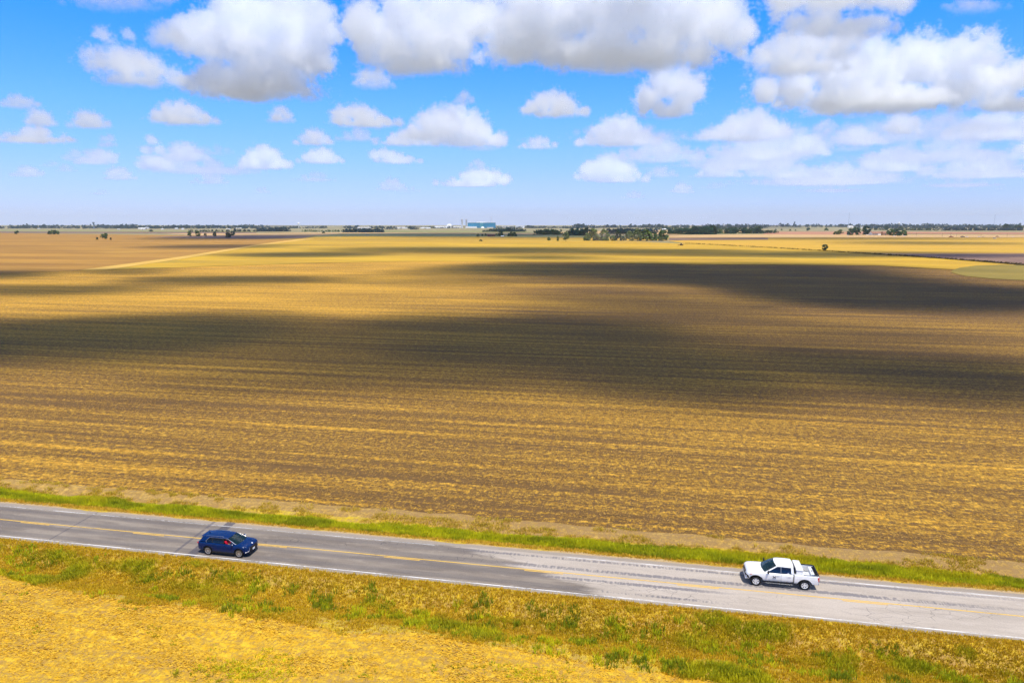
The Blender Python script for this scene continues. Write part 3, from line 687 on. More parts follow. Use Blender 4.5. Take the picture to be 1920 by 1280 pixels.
# greenhouse
blt = [(1.30, .80, 1.14), (1.08, .88, 1.14), (.06, .915, 1.155), (-.04, .915, 1.16), (-1.02, .915, 1.18), (-1.10, .915, 1.18), (-1.66, .905, 1.25), (-2.38, .80, 1.20)]
wtp = [(.40, .655, 1.57), (.30, .675, 1.54), (0.02, .715, 1.565), (-.08, .715, 1.57), (-1.04, .715, 1.57), (-1.12, .715, 1.57), (-1.44, .70, 1.545), (-2.16, .62, 1.56)]
rof = [(.38, .62, 1.59), (.26, .63, 1.605), (0., .64, 1.63), (-.1, .64, 1.635), (-1.04, .645, 1.64), (-1.12, .645, 1.64), (-1.62, .635, 1.625), (-2.18, .60, 1.575)]
cabin(suv, blt, wtp, rof, [None, 'f', None, 'r', None, 'q', None], .03, .10, .10, {'f': (G_DARK, G_CLEAR), 'r': G_DARK, 'q': G_DARK}, BLUE, G_SHIELD, G_DARK, (2, 4))
for s in (1, -1):
    b = MB(); b.tube([(p[0], s * (p[1] + .012), p[2] + .012) for p in [(1.24, .84, 1.15), (.80, .765, 1.345), (.36, .685, 1.55), (.02, .72, 1.58), (-1.04, .72, 1.585), (-1.45, .708, 1.56), (-1.70, .915, 1.265), (-1.56, .925, 1.22)]], [x * (1 if s < 0 else .5) for x in (.026, .03, .024, .013, .013, .022, .022, .012)], 0, 6)
    b.build('window_trim', CHROME, suv, True)
    b = MB(); b.tube([(-.1, s * .60, 1.65), (-.2, s * .605, 1.685), (-1.65, s * .605, 1.675), (-1.8, s * .60, 1.61)], .02, 0, 6); b.build('roof_rail', CHROME, suv, True)
    b = MB(); ubox(b, (.93, s * 1.03, 1.21), (.16, .22, .15), 0, .03); b.build('side_mirror', [BLUE if s > 0 else BLUE], suv, False, .02)
    b = MB(); ubox(b, (1.02, s * 1.06, 1.23), (.03, .12, .08), 0, .01); b.build('mirror_repeater', LAMPW, suv, False, .006)
    b = MB(); b.add([(2.27, s * .68, .985), (2.10, s * .885, 1.0), (1.92, s * .945, 1.03), (2.06, s * .925, .945), (2.30, s * .75, .93)], [(0, 1, 2, 3, 4) if s > 0 else (4, 3, 2, 1, 0)])
    h = b.build('headlight', LAMPW, suv); m = h.modifiers.new('s', 'SOLIDIFY'); m.thickness = .05; m.offset = 1; bake(h)
    b = MB(); b.tube([(2.40, s * .56, .86), (2.41, s * .68, .62), (2.35, s * .78, .54), (2.17, s * .93, .52)], [.016, .024, .026, .02], 0, 6); b.build('grille_blade', CHROME, suv, True)
    b = MB(); ubox(b, (-2.53, s * .76, 1.06), (.14, .32, .10), 0, .02); b.build('tail_light', LAMPR, suv, False, .02)
    b = MB(); b.box((-1.1, s * .93 - .05, .25), (1.1, s * .96 + .05, .42)); b.build('sill', TRIMB, suv, False, .02)
    for hx in (-.62, .44): 
        b = MB(); ubox(b, (hx - .25, s * 1.008, 1.04), (.22, .03, .03)); b.build('door_handle', BLUE, suv, False, .008)
b = MB(); ubox(b, (2.38, 0, .66), (.06, 1.10, .36), 0, .012); b.build('grille', TRIMB, suv, False, .02)
b = MB(); ubox(b, (2.33, 0, .365), (.14, 1.35, .10), 0, .02); b.build('bumper', TRIMB, suv, False, .02)
b = MB(); b.lathe([(1e-4, .0), (.075, .0), (.07, .02), (1e-4, .022)], 20, 0, 'z', (0, 0, 0)); e = b.build('badge', PLATE, suv, True); e.location = (2.30, 0, 1.035); e.rotation_euler = (0, .75, 0)
b = MB(); ubox(b, (2.43, 0, .56), (.02, .32, .16)); b.build('number_plate', PLATE, suv, False, .005)
b = MB(); ubox(b, (-2.22, 0, 1.585), (.22, 1.16, .04), 0, .015); b.build('spoiler', BLUE, suv, False, .012)
b = MB(); b.box((-1.95, -.03, 1.62), (-1.77, .03, 1.71), 0, .022); b.build('antenna_fin', BLUE, suv, False, .01)
b = MB(); b.box((-2.3, -.84, .30), (1.2, .84, .34)); b.box((.85, -.80, .34), (1.25, .80, 1.02), 0, .05); b.build('cabin_floor', DARKIN, suv)
for y in (.42, -.42):
    b = MB(); ubox(b, (.30, y, .58), (.55, .50, .22), 0, .04); b.box((-.14, y - .25, .62), (.04, y + .25, 1.18), 0, .05); ubox(b, (-.06, y, 1.26), (.12, .28, .18), 0, .03); b.build('seat', DARKIN, suv, False, .03)

# --- the passenger in red, behind the near front window --------------------------------
SKIN = plain('skin', (0.50, 0.29, 0.20), 0.6, 0.3); REDC = plain('red_cloth', (0.80, 0.015, 0.045), 0.9, 0.1); HAIR = plain('dark_hair', (0.03, 0.018, 0.012), 0.7, 0.3); JEANS = plain('dark_denim', (0.03, 0.045, 0.10), 0.9, 0.1)
def skin_body(name, joints, edges, mat, parent, lv=1):
    me = bpy.data.meshes.new(name); me.from_pydata([j[:3] for j in joints], edges, [])
    o = link_mesh(name, me, mat, parent); m = o.modifiers.new('k', 'SKIN')
    for d, j in zip(me.skin_vertices[0].data, joints): d.radius = (j[3], j[4] if len(j) > 4 else j[3])
    me.skin_vertices[0].data[0].use_root = True
    s = o.modifiers.new('s', 'SUBSURF'); s.levels = lv; s.render_levels = lv
    bake(o); o.data.polygons.foreach_set('use_smooth', np.ones(len(o.data.polygons), bool)); return o
pr = thing('person', 'person in a red top sitting behind the front side window of the blue car', 'person', p0, ANG); pr.scale = (.955,) * 3
px_, py_ = .20, -.53                 # seat, on the near side
J = [(px_, py_, .80, .15, .16), (px_ - .06, py_, 1.0, .13, .15), (px_ - .09, py_, 1.20, .13, .17), (px_ - .07, py_, 1.33, .06, .06), (px_ - .05, py_, 1.40, .065, .07), (px_ - .03, py_, 1.45, .08, .095), (px_ - .03, py_, 1.51, .065, .08)]
E_ = [(0, 1), (1, 2), (2, 3), (3, 4), (4, 5), (5, 6)]
for s in (1, -1):
    k = len(J); ez = 1.19 if s < 0 else 1.02; J += [(px_ - .08, py_ + s * .20, 1.27, .065), (px_ + .05, py_ + s * .29, ez, .048), (px_ + .28, py_ + s * .17, .93 + (ez - 1.02) * .5, .036), (px_ + .34, py_ + s * .14, .925, .034)]
    E_ += [(2, k), (k, k + 1), (k + 1, k + 2), (k + 2, k + 3)]
    for q in range(4):
        f = len(J); J += [(px_ + .40, py_ + s * (.105 + .02 * q), .925, .010), (px_ + .44 - .004 * abs(q - 1), py_ + s * (.10 + .021 * q), .905, .009)]; E_ += [(k + 3, f), (f, f + 1)]
    f = len(J); J += [(px_ + .36, py_ + s * .09, .93, .011), (px_ + .395, py_ + s * .075, .92, .010)]; E_ += [(k + 3, f), (f, f + 1)]
    k = len(J); J += [(px_ + .40, py_ + s * .11, .80, .075), (px_ + .52, py_ + s * .11, .50, .05), (px_ + .56, py_ + s * .11, .40, .045), (px_ + .68, py_ + s * .11, .375, .035)]
    E_ += [(0, k), (k, k + 1), (k + 1, k + 2), (k + 2, k + 3)]
skin_body('body', J, E_, SKIN, pr)
Jt = [(px_ - .01, py_, .84, .165, .18), (px_ - .06, py_, 1.0, .15, .17), (px_ - .09, py_, 1.19, .15, .19), (px_ - .075, py_, 1.29, .08, .09)]; Et = [(0, 1), (1, 2), (2, 3)]
for s in (1, -1):
    k = len(Jt); ez = 1.20 if s < 0 else 1.03; Jt += [(px_ - .08, py_ + s * .205, 1.29, .095), (px_ + .05, py_ + s * .285, ez, .082), (px_ + .19, py_ + s * .22, .975 + (ez - 1.03) * .6, .06)]; Et += [(2, k), (k, k + 1), (k + 1, k + 2)]
skin_body('shirt', Jt, Et, REDC, pr)
Jl = [(px_, py_, .80, .16, .17)]; El = []
for s in (1, -1):
    k = len(Jl); Jl += [(px_ + .40, py_ + s * .11, .80, .088), (px_ + .52, py_ + s * .11, .50, .065)]; El += [(0, k), (k, k + 1)]
skin_body('trousers', Jl, El, JEANS, pr)
Jh = [(px_ - .10, py_, 1.36, .05, .07), (px_ - .09, py_, 1.45, .07, .095), (px_ - .045, py_, 1.525, .075, .09), (px_ + .02, py_, 1.54, .04, .055)]
skin_body('hair', Jh, [(0, 1), (1, 2), (2, 3)], HAIR, pr)
b = MB(); b.lathe([(1e-4, -.012), (.008, -.004), (.008, .004), (1e-4, .012)], 8)
for s in (1, -1):
    e = MB(); e.v = list(b.v); e.f = list(b.f); e.m = list(b.m); o = e.build('eye', HAIR, pr, True); o.location = (px_ + .048, py_ + s * .032, 1.46)
b = MB(); b.add([(px_ + .05, py_ - .014, 1.445), (px_ + .05, py_ + .014, 1.445), (px_ + .085, py_, 1.445), (px_ + .055, py_, 1.478)], [(0, 2, 1), (0, 3, 2), (1, 2, 3), (0, 1, 3)]); b.build('nose', SKIN, pr)
b = MB(); ubox(b, (px_ + .055, py_, 1.418), (.01, .05, .012)); b.build('mouth', plain('lips', (0.42, 0.14, 0.12), .5), pr, False, .003)

# --- white crew cab pickup, heading left -------------------------------------------------
TP = uv(11.30, 1.88)
tk = thing('white_pickup', 'white crew cab pickup truck with a white chest in its open bed', 'pickup truck', TP, ANG + math.pi); tk.scale = (.965, .965, .925)
W4 = [(1.875, 1), (1.875, -1), (-1.875, 1), (-1.875, -1)]
loft_body('body', [(-1.02, .52, 1.24, 1.0, 0), (-.98, .50, 1.26, 1.01, 0), (-.6, .48, 1.27, 1.015, 0), (.4, .47, 1.27, 1.015, 0), (1.0, .46, 1.26, 1.015, .01), (1.3, .46, 1.25, 1.01, .05), (1.9, .46, 1.23, 1.01, .08), (2.25, .47, 1.21, 1.0, .08), (2.44, .48, 1.17, .965, .07), (2.56, .50, 1.10, .91, .05), (2.62, .53, 1.0, .83, .03), (2.64, .58, .90, .73, .02)],
          [WHITE, TRIMB], tk, W4[:2], 0.54, (-.92, 1.05, 1.15, 0.88))
# the load bed: an open box with double walls
bd = MB()
for s in (1, -1):
    prof = [(.90, .62), (.98, .56), (1.01, .72), (1.02, .98), (1.00, 1.22), (.965, 1.30), (.87, 1.30), (.86, 1.26), (.86, .80)]
    rows = [[(x, s * y, z) for y, z in prof] for x in (-1.06, -1.4, -2.0, -2.6, -2.85, -2.89)]
    bd.grid(rows if s > 0 else [r[::-1] for r in rows])
    for x in (-1.06, -2.89):
        bd.add([(x, s * y, z) for y, z in prof], [tuple(range(9)) if (s > 0) == (x > -2) else tuple(range(9))[::-1]])
bd.box((-2.89, -.90, .62), (-1.06, .90, .80)); bd.box((-1.12, -.86, .80), (-1.06, .86, 1.29))
o = bd.build('bed', [WHITE, TRIMB], tk)
bm = bmesh.new(); bm.from_mesh(o.data); bmesh.ops.remove_doubles(bm, verts=bm.verts, dist=1e-5); bmesh.ops.recalc_face_normals(bm, faces=bm.faces); bm.to_mesh(o.data); bm.free()
for s in (1, -1):
    c = MB(); c.lathe([(1e-4, s * .45), (.54, s * .45), (.54, s * 1.3), (1e-4, s * 1.3)], 36, 0, 'y', (-1.875, 0, .42)); k = c.build('cut', TRIMB)
    bm = bmesh.new(); bm.from_mesh(k.data); bmesh.ops.remove_doubles(bm, verts=bm.verts, dist=1e-3); bmesh.ops.recalc_face_normals(bm, faces=bm.faces); bm.to_mesh(k.data); bm.free()
    m = o.modifiers.new('b', 'BOOLEAN'); m.operation = 'DIFFERENCE'; m.solver = 'EXACT'; m.object = k; m.material_mode = 'TRANSFER'; m.use_self = True
    o.parent = None; bake(o); o.parent = tk; me = k.data; bpy.data.objects.remove(k); bpy.data.meshes.remove(me)
b = MB(); b.box((-2.93, -.88, .62), (-2.895, .88, 1.30)); b.build('tailgate', [WHITE], tk, False, .012)
b = MB(); b.box((-2.89, -.85, .802), (-1.13, .85, .815)); b.build('bed_liner', plain('bed_liner_grey', (0.22, 0.24, 0.28), .8), tk)
b = MB(); b.box((-2.885, -.855, .815), (-2.66, .855, 1.22), 0, .02); b.box((-2.945, -.90, 1.302), (-2.83, .90, 1.34)); b.build('tailgate_cap', TRIMB, tk, False, .01)
b = MB(); b.box((-2.84, -.985, 1.302), (-1.08, -.85, 1.345)); b.build('bed_rail_cap', TRIMB, tk, False, .012)
b = MB(); b.box((-2.84, .86, 1.302), (-1.75, .975, 1.325)); b.build('bed_rail_cap', GREYM, tk, False, .01)
for x, y in W4: wheel(tk, x, y * .885, .41, .275, .265, 6, SILVER, .042)
# cab
blt = [(1.20, .87, 1.27), (1.08, .93, 1.265), (.02, .95, 1.285), (-.06, .95, 1.285), (-.82, .945, 1.30), (-1.02, .925, 1.28)]
wtp = [(.34, .70, 1.79), (.24, .73, 1.755), (-.0, .745, 1.775), (-.08, .745, 1.775), (-.80, .74, 1.75), (-.98, .735, 1.77)]
rof = [(.32, .665, 1.83), (.20, .68, 1.85), (-.02, .69, 1.865), (-.1, .69, 1.868), (-.80, .69, 1.86), (-.99, .68, 1.835)]
cabin(tk, blt, wtp, rof, [None, 'f', None, 'r', None], .06, .10, .03, {'f': G_TRUCK, 'r': G_TRUCK}, WHITE, G_SHIELD, G_TRUCK)
b = MB(); ubox(b, (.12, -.0, 1.9), (.2, .10, .035), 0, .03); b.build('antenna_fin', TRIMB, tk, False, .01)
for s in (1, -1):
    b = MB(); b.add([(.02, s * .955, 1.29), (-.06, s * .955, 1.29), (-.08, s * .752, 1.773), (0, s * .752, 1.773)], [(0, 1, 2, 3) if s < 0 else (3, 2, 1, 0)]); b.build('door_pillar_trim', plain('grey_pillar', (.10, .12, .16), .5), tk)
    b = MB(); ubox(b, (.98, s * 1.12, 1.38), (.13, .20, .24), 0, .02); b.tube([(.96, s * .95, 1.27), (.97, s * 1.06, 1.31)], .03); b.build('side_mirror', TRIMB, tk, False, .02)
    for hx in (-.62, .26): 
        b = MB(); ubox(b, (hx - .05, s * 1.03, 1.10), (.24, .035, .045)); b.build('door_handle', WHITE, tk, False, .01)
    b = MB(); b.box((-.95, s * 1.0 - .08, .36), (1.2, s * 1.0 + .08, .42)); [b.tube([(xx, s * .75, .46), (xx, s * .95, .40)], .025) for xx in (-.7, .1, .95)]; b.build('running_board', TRIMB, tk, False, .015)
    b = MB(); b.tube([(-.93, s * 1.085, .42), (1.18, s * 1.085, .42)], .012); b.build('step_edge', GREYM, tk, True)
    b = MB(); b.add([(2.64, s * .55, 1.02), (2.54, s * .86, 1.05), (2.31, s * .985, 1.09), (2.37, s * .985, 1.00), (2.59, s * .84, .95), (2.67, s * .55, .94)], [(0, 1, 2, 3, 4, 5) if s > 0 else (5, 4, 3, 2, 1, 0)]); h = b.build('headlight', LAMPW, tk); m = h.modifiers.new('s', 'SOLIDIFY'); m.thickness = .05; m.offset = 1; bake(h)
    b = MB(); ubox(b, (2.28, s * 1.0, 1.03), (.14, .03, .05)); b.build('marker_light', AMBER, tk, False, .01)
    b = MB(); b.add([(2.67, s * .56, .90), (2.61, s * .86, .92), (2.47, s * .97, .86), (2.44, s * .985, .64), (2.55, s * .93, .70), (2.65, s * .70, .78)], [(0, 1, 2, 3, 4, 5) if s > 0 else (5, 4, 3, 2, 1, 0)]); h = b.build('air_intake', TRIMB, tk); m = h.modifiers.new('s', 'SOLIDIFY'); m.thickness = .035; m.offset = 1; bake(h)
    b = MB(); b.box((-2.945, s * .955 - .075, 1.02), (-2.82, s * .955 + .075, 1.20)); b.box((-2.945, s * .965 - .07, .86), (-2.86, s * .965 + .065, 1.005)); b.build('tail_light', LAMPR, tk, False, .015)
    for (wx, rr) in ((1.875, .54), (-1.875, .54)):
        b = MB(); b.tube([(wx + rr * 1.02 * math.cos(a), s * 1.0, .405 + rr * 1.02 * math.sin(a)) for a in np.linspace(.15, math.pi - .15, 14)], .028, 0, 6); b.build('arch_lip', TRIMB, tk, True)
b = MB(); ubox(b, (2.645, 0, .88), (.06, 1.15, .34), 0, .015); b.build('grille', TRIMB, tk, False, .02)
b = MB(); ubox(b, (2.685, 0, .92), (.02, .36, .09)); b.build('grille_bar', CHROME, tk, False, .006)
b = MB(); ubox(b, (2.60, 0, .58), (.20, 1.66, .17), 0, .03); b.build('bumper', SILVER, tk, False, .03)
b = MB(); ubox(b, (-2.90, 0, .62), (.16, 1.94, .17), 0, .02); b.build('bumper', GREYM, tk, False, .03)
b = MB(); ubox(b, (-2.99, 0, .66), (.015, .32, .15)); b.build('number_plate', PLATE, tk, False, .004)
for lo_, hi_ in (((-1.005, .995, .52), (-.985, 1.02, 1.22)), ((-.055, 1.008, .55), (-.043, 1.02, 1.22))):
    b = MB(); b.box(lo_, hi_); b.build('door_gap', GREYM, tk)
b = MB(); b.box((-.9, -.84, .5), (1.1, .84, .55)); b.box((.85, -.8, .55), (1.15, .8, 1.2), 0, .04); b.build('cabin_floor', DARKIN, tk)
for xx, y in ((.1, .42), (.1, -.42), (-.75, 0)):
    b = MB(); wd = .5 if y else 1.5; b.box((xx - .3, y - wd / 2, .6), (xx + .25, y + wd / 2, .88), 0, .03); b.box((xx - .38, y - wd / 2, .7), (xx - .22, y + wd / 2, 1.45), 0, .04); b.build('seat', DARKIN, tk, False, .03)
# the mark on the near front door, a dark crossed emblem over a line of small print, and the sill lettering
EMB = plain('dark_decal', (.03, .035, .06), .6); PRINT = plain('pale_grey_decal', (.36, .40, .46), .6)
b = MB(); cx_, cz_, yy = .50, .93, 1.026
def dq(p): b.add([(cx_ - x, yy - .0 + 0 * z, cz_ + z) for x, z in p], [tuple(range(len(p)))])
dq([(-.13, .13), (-.07, .13), (.0, .03), (-.02, -.02)]); dq([(.13, .13), (.13, .02), (.03, -.01), (.02, .03)]); dq([(-.13, -.13), (-.03, -.02), (.01, -.03), (-.07, -.13)]); dq([(.13, -.13), (.13, -.04), (.05, -.03), (.02, -.05)]); dq([(-.05, .02), (.05, .02), (.05, -.03), (-.05, -.03)])
b.build('door_emblem', EMB, tk)
b = MB()
for k, (a, c) in enumerate([(-.16, -.10), (-.085, -.03), (-.015, .05), (.065, .10), (.115, .17)]): b.box((cx_ - c, yy - .004, cz_ - .20), (cx_ - a, yy, cz_ - .165))
b.build('door_lettering', PRINT, tk)
b = MB(); rr_ = random.Random(4); x = .95
while x > .12:
    wl = rr_.uniform(.05, .13); b.box((x - wl, 1.012, .655), (x, 1.018, .70)); x -= wl + rr_.choice((.015, .015, .03))
b.build('door_lettering', PRINT, tk)

# --- what rides in the bed: each a thing of its own
TM = Matrix.Translation(Vector(TP)) @ Matrix.Rotation(ANG + math.pi, 4, 'Z') @ Matrix.Diagonal((.965, .965, .925, 1))
def in_bed(name, label, cat, loc):
    t = thing(name, label, cat, TM @ Vector(loc), ANG + math.pi); t.scale = (.965, .965, .925); return t
ch = in_bed('tool_chest', 'tall white tool chest across the pickup bed, right behind the cab', 'tool chest', (-1.45, 0, .815))
b = MB(); b.box((-.30, -.82, 0), (.30, .82, .82), 0, .03); b.build('body', WHITE, ch, False, .02)
b = MB(); b.box((-.31, -.845, .822), (.29, .845, .90), 0, .04); b.build('lid', WHITE, ch, False, .02)
b = MB(); b.box((.24, .80, .42), (.275, .835, .76)); b.build('latch', TRIMB, ch, False, .005)
ct = in_bed('plastic_case', 'low white case lying in the middle of the pickup bed', 'case', (-2.06, .34, .815))
b = MB(); b.box((-.32, -.36, 0), (.32, .36, .26), 0, .02); b.build('body', WHITE, ct, False, .03)
b = MB(); b.box((-.33, -.37, .265), (.33, .37, .31), 0, .02); b.build('lid', PLATE, ct, False, .02)
b = MB(); b.tube([(-.20, .0, .31), (-.20, .0, .37), (.10, .0, .37), (.10, .0, .31)], .018); b.build('handle', GREYM, ct, True)
cl = in_bed('plastic_box', 'white box with dark fittings standing inside the pickup tailgate', 'box', (-2.50, .1, .815))
b = MB(); b.box((-.13, -.62, 0), (.13, .62, .50), 0, .02); b.build('body', WHITE, cl, False, .03)
b = MB(); b.box((-.135, -.63, .505), (.135, .63, .55), 0, .02); b.build('lid', WHITE, cl, False, .015)
for c_, s_ in (((-.145, .42, .30), (.05, .10, .10)), ((.0, .64, .25), (.10, .04, .10)), ((-.02, .1, .57), (.08, .12, .04))):
    b = MB(); ubox(b, c_, s_); b.build('fitting', TRIMB, cl, False, .01)
# ------------------------------------------------------------------ trees
LEAF = leafy('tree_leaf', 0.2, 0.8)
BARK = plain('bark', (0.10, 0.07, 0.05), 0.95, 0.1)

def leaf_cloud(rng, n, shape, size, tint, clumps=26, hollow=0.45, flat=0.0):
    """leaf-sized faces gathered in clumps inside an outline; shape(t) gives the crown's half-width at height t of 0..1"""
    C_ = []
    while len(C_) < clumps:
        t = rng.rand(); a = rng.uniform(0, 6.283); r = shape(t) * math.sqrt(rng.uniform(hollow, 1.0)) * 0.86
        C_.append((r * math.cos(a), r * math.sin(a), t, rng.uniform(.12, .20), rng.uniform(.72, 1.25)))
    C_ = np.array(C_); k = rng.randint(0, clumps, n)
    d = rng.normal(0, 1, (n, 3)); d /= np.linalg.norm(d, axis=1)[:, None]
    rad = C_[k, 3][:, None] * rng.uniform(.35, 1.0, (n, 1)) ** .6
    P = C_[k, :3] + d * rad * np.array((1.15, 1.15, .8))
    nrm = d + rng.normal(0, .45, (n, 3)); nrm /= np.linalg.norm(nrm, axis=1)[:, None]
    a = np.cross(nrm, rng.normal(0, 1, (n, 3))); a /= np.linalg.norm(a, axis=1)[:, None]; b = np.cross(nrm, a)
    s = size * rng.uniform(.55, 1.35, (n, 1))
    V = np.stack([P - a * s, P - b * s * .7, P + a * s, P + b * s * .7], 1)
    c = np.asarray(tint)[None] * C_[k, 4][:, None] * rng.uniform(.75, 1.25, (n, 1)) + rng.uniform(-.006, .012, (n, 3))
    return V, np.clip(c, .004, 1)

def crown_mesh(name, V, c):
    n = len(V); i = np.arange(n) * 4
    o = np_mesh(name, V.reshape(-1, 3), np.stack([i, i + 1, i + 2, i + 3], 1), LEAF, c)
    return o

SHAPES = {
    'round': lambda t: .52 * math.sqrt(max(0, 1 - (2 * t - 1) ** 2)) + .04,
    'dome': lambda t: .60 * math.sqrt(max(0, 1 - t ** 2.2)) + .02,
    'oval': lambda t: .36 * math.sqrt(max(0, 1 - (2 * t - 1) ** 2)) + .05,
    'egg': lambda t: .50 * math.sqrt(max(0, 1 - ((t - .42) / .60) ** 2)) + .02,
    'spread': lambda t: .66 * max(0, math.sin(math.pi * min(1, t * .8 + .16))) ** .7 + .02}
DG = (0.030, 0.078, 0.040); MG = (0.080, 0.140, 0.042); LG = (0.125, 0.175, 0.045); GG = (0.135, 0.17, 0.065); BR = (0.10, 0.085, 0.03)
PROTO = {}
def proto(kind, tint, seed, trunk=.22):
    """unit-high tree: (crown mesh, trunk mesh)"""
    key = (kind, tint, seed)
    if key in PROTO: return PROTO[key]
    rng = np.random.RandomState(seed)
    V, c = leaf_cloud(rng, 1500, SHAPES[kind], .066, tint, 34)
    V[..., 2] = trunk * .75 + V[..., 2] * (1 - trunk * .75)
    b = MB(); b.tube([(0, 0, -.03), (.01, 0, trunk * .6), (.0, .01, trunk * 1.1), (.02, 0, .62)], [.040, .030, .024, .008], 0, 7)
    for q in range(5):
        a = rng.uniform(0, 6.28); b.tube([(0, 0, trunk * rng.uniform(.9, 1.5)), (.12 * math.cos(a), .12 * math.sin(a), .42), (.26 * math.cos(a), .26 * math.sin(a), .62)], [.016, .011, .004], 0, 5)
    PROTO[key] = (V, c, b); return PROTO[key]
MESH = {}
def tree(x, y, wpx, hpx, kind, tint, seed, label, group=None, name='tree', cat='tree', trunk=.22):
    """a tree whose foot shows at pixel (x, y) of the photograph"""
    P = gp(x, y); m = px_m(P); hh = hpx * m; ww = wpx * m
    t = thing(name, label, cat, P, seed * 1.7 % 6.28, group)
    key = (kind, tint, seed, name)
    V, c, b = proto(kind, tint, seed, trunk)
    base = 2 * max(SHAPES[kind](q / 20) for q in range(21)) + .16
    sx = ww / base
    if key not in MESH:
        o = crown_mesh('crown', V, c); k = b.build('trunk', BARK)
        MESH[key] = (o, k); first = True
    else:
        o, k = MESH[key]; o = o.copy(); k = k.copy(); col.objects.link(o); col.objects.link(k); first = False
    for q in (o, k): q.parent = t; q.scale = (sx, sx, hh)
    k.scale = (max(sx, hh * .5) * .8,) * 2 + (hh,)
    return t

def wood(name, pts, depth, dens, tint, leaf=1.0, kind='stuff', seed=0, hol=.3):
    """a belt of trees too dense to count: pts = [(x, y of the foot, height in px)] along the belt"""
    rng = np.random.RandomState(900 + seed); Vs = []; Cs = []
    for (x0, y0, h0), (x1, y1, h1) in zip(pts[:-1], pts[1:]):
        n = max(1, int(abs(x1 - x0) * dens))
        for q in range(n):
            t = (q + rng.rand()) / n; P = gp(x0 + (x1 - x0) * t, y0 + (y1 - y0) * t); m = px_m(P)
            hh = (h0 + (h1 - h0) * t) * m * rng.uniform(.68, 1.12); ww = hh * rng.uniform(.6, 1.0)
            V, c = leaf_cloud(rng, 130, SHAPES['dome' if rng.rand() < .6 else 'egg'], .12 * leaf, np.array(tint) * rng.uniform(.75, 1.3), 9, hol)
            V = V * np.array((ww * 1.25, ww * 1.25, hh)) + P + np.array((0, rng.uniform(0, depth), 0)); Vs.append(V); Cs.append(c)
    V = np.concatenate(Vs); V[..., 2] = np.maximum(V[..., 2], far_z(V[..., 1]) - .5)
    o = crown_mesh(name, V, np.concatenate(Cs))
    return tag(o, kind=kind)

# lone trees in the fields
tree(1546, 470.3, 13, 11.5, 'round', DG, 1, 'lone dark round tree beside the dark ditch line in the yellow field', trunk=.3)
tree(32, 439.2, 9.5, 6.5, 'dome', DG, 2, 'small lone dark tree in the tan field near the left edge of the photo')
for k, (dx, hh) in enumerate(((-7, 6.4), (-1.5, 8.0), (3.5, 7.6), (8, 6.2))):
    tree(100.5 + dx, 439.6, 9, hh, 'dome', (DG, MG)[k % 2], 3 + k, ('leftmost tree', 'tallest tree', 'third tree from the left', 'rightmost tree')[k] + ' of the dark clump alone in the tan field at left', 'trees of the dark clump in the left field', trunk=.12)
tree(199, 449.6, 8, 13, 'oval', MG, 8, 'tall olive tree standing in the tan field between two small bushes', trunk=.3)
tree(192.5, 448.4, 9, 9.5, 'spread', MG, 9, 'leaning olive tree spreading left of the tall tree in the tan field', trunk=.4)
tree(182.4, 449.8, 5, 5, 'dome', DG, 10, 'tiny dark bush left of the tall olive tree in the tan field', name='bush', cat='bush', trunk=.1)
tree(207.8, 450, 4, 4.5, 'dome', BR, 11, 'tiny brown bush right of the tall olive tree in the tan field', name='bush', cat='bush', trunk=.1)
ROW = 'row of round trees along the dark field strip'
for x, y, w_, h_, ki, ti, s, lb in ((355.5, 443.3, 8.5, 9, 'egg', MG, 12, 'leftmost grey-green egg shaped tree of the row by the dark strip'), (371.2, 443.3, 10, 9.6, 'egg', MG, 13, 'second grey-green rounded tree of the row by the dark strip'),
                                (385, 443, 6.8, 5.8, 'dome', BR, 14, 'smallest, brownish tree of the row by the dark strip'), (402.7, 443.2, 8.2, 8.4, 'egg', DG, 15, 'dark narrow tree standing apart in the middle of the row by the dark strip'),
                                (428, 445.8, 12.5, 9.6, 'egg', DG, 16, 'nearest and broadest dark tree at the right end of the row by the dark strip'), (436.5, 442, 9.5, 8.5, 'egg', DG, 17, 'dark tree just behind the broad one at the right end of the row')):
    tree(x, y, w_, h_, ki, ti, s, lb, ROW, trunk=.12)
tree(607, 437.8, 7.5, 4.6, 'dome', DG, 18, 'low dark bush alone on the tan stripe left of the middle', name='bush', cat='bush', trunk=.1)
tree(283, 434.5, 9, 4, 'dome', DG, 19, 'low dark tree in front of the white houses on the left horizon')
# ragged dead-looking tree before the farmyard
tree(896.5, 446.5, 7.5, 8, 'spread', DG, 20, 'ragged thin tree alone at the edge of the yellow field below the farmyard', trunk=.45)
tree(901.5, 452.4, 7, 3.4, 'dome', DG, 21, 'dark fallen bush at the foot of the ragged thin tree', name='bush', cat='bush', trunk=.1)
YD = 'trees around the dark red barn'
for x, y, w_, h_, ki, ti, s, lb in ((904.5, 443, 4.5, 4.2, 'dome', DG, 22, 'leftmost small dark tree left of the dark red barn'), (910.5, 443, 5.5, 5, 'dome', DG, 23, 'dark tree touching the left end of the dark red barn'),
                                (931, 443, 6, 5, 'dome', MG, 24, 'brownish green tree at the right end of the dark red barn'), (938.5, 443.3, 11, 9.5, 'egg', DG, 25, 'tall dark tree behind the white shed in the farmyard'),
                                (957, 443.5, 13, 8.2, 'dome', DG, 26, 'broad dark tree standing right of the farmyard'), (964.5, 443.6, 12, 7.6, 'dome', DG, 27, 'rightmost dark tree right of the farmyard')):
    tree(x, y, w_, h_, ki, ti, s, lb, YD, trunk=.1)
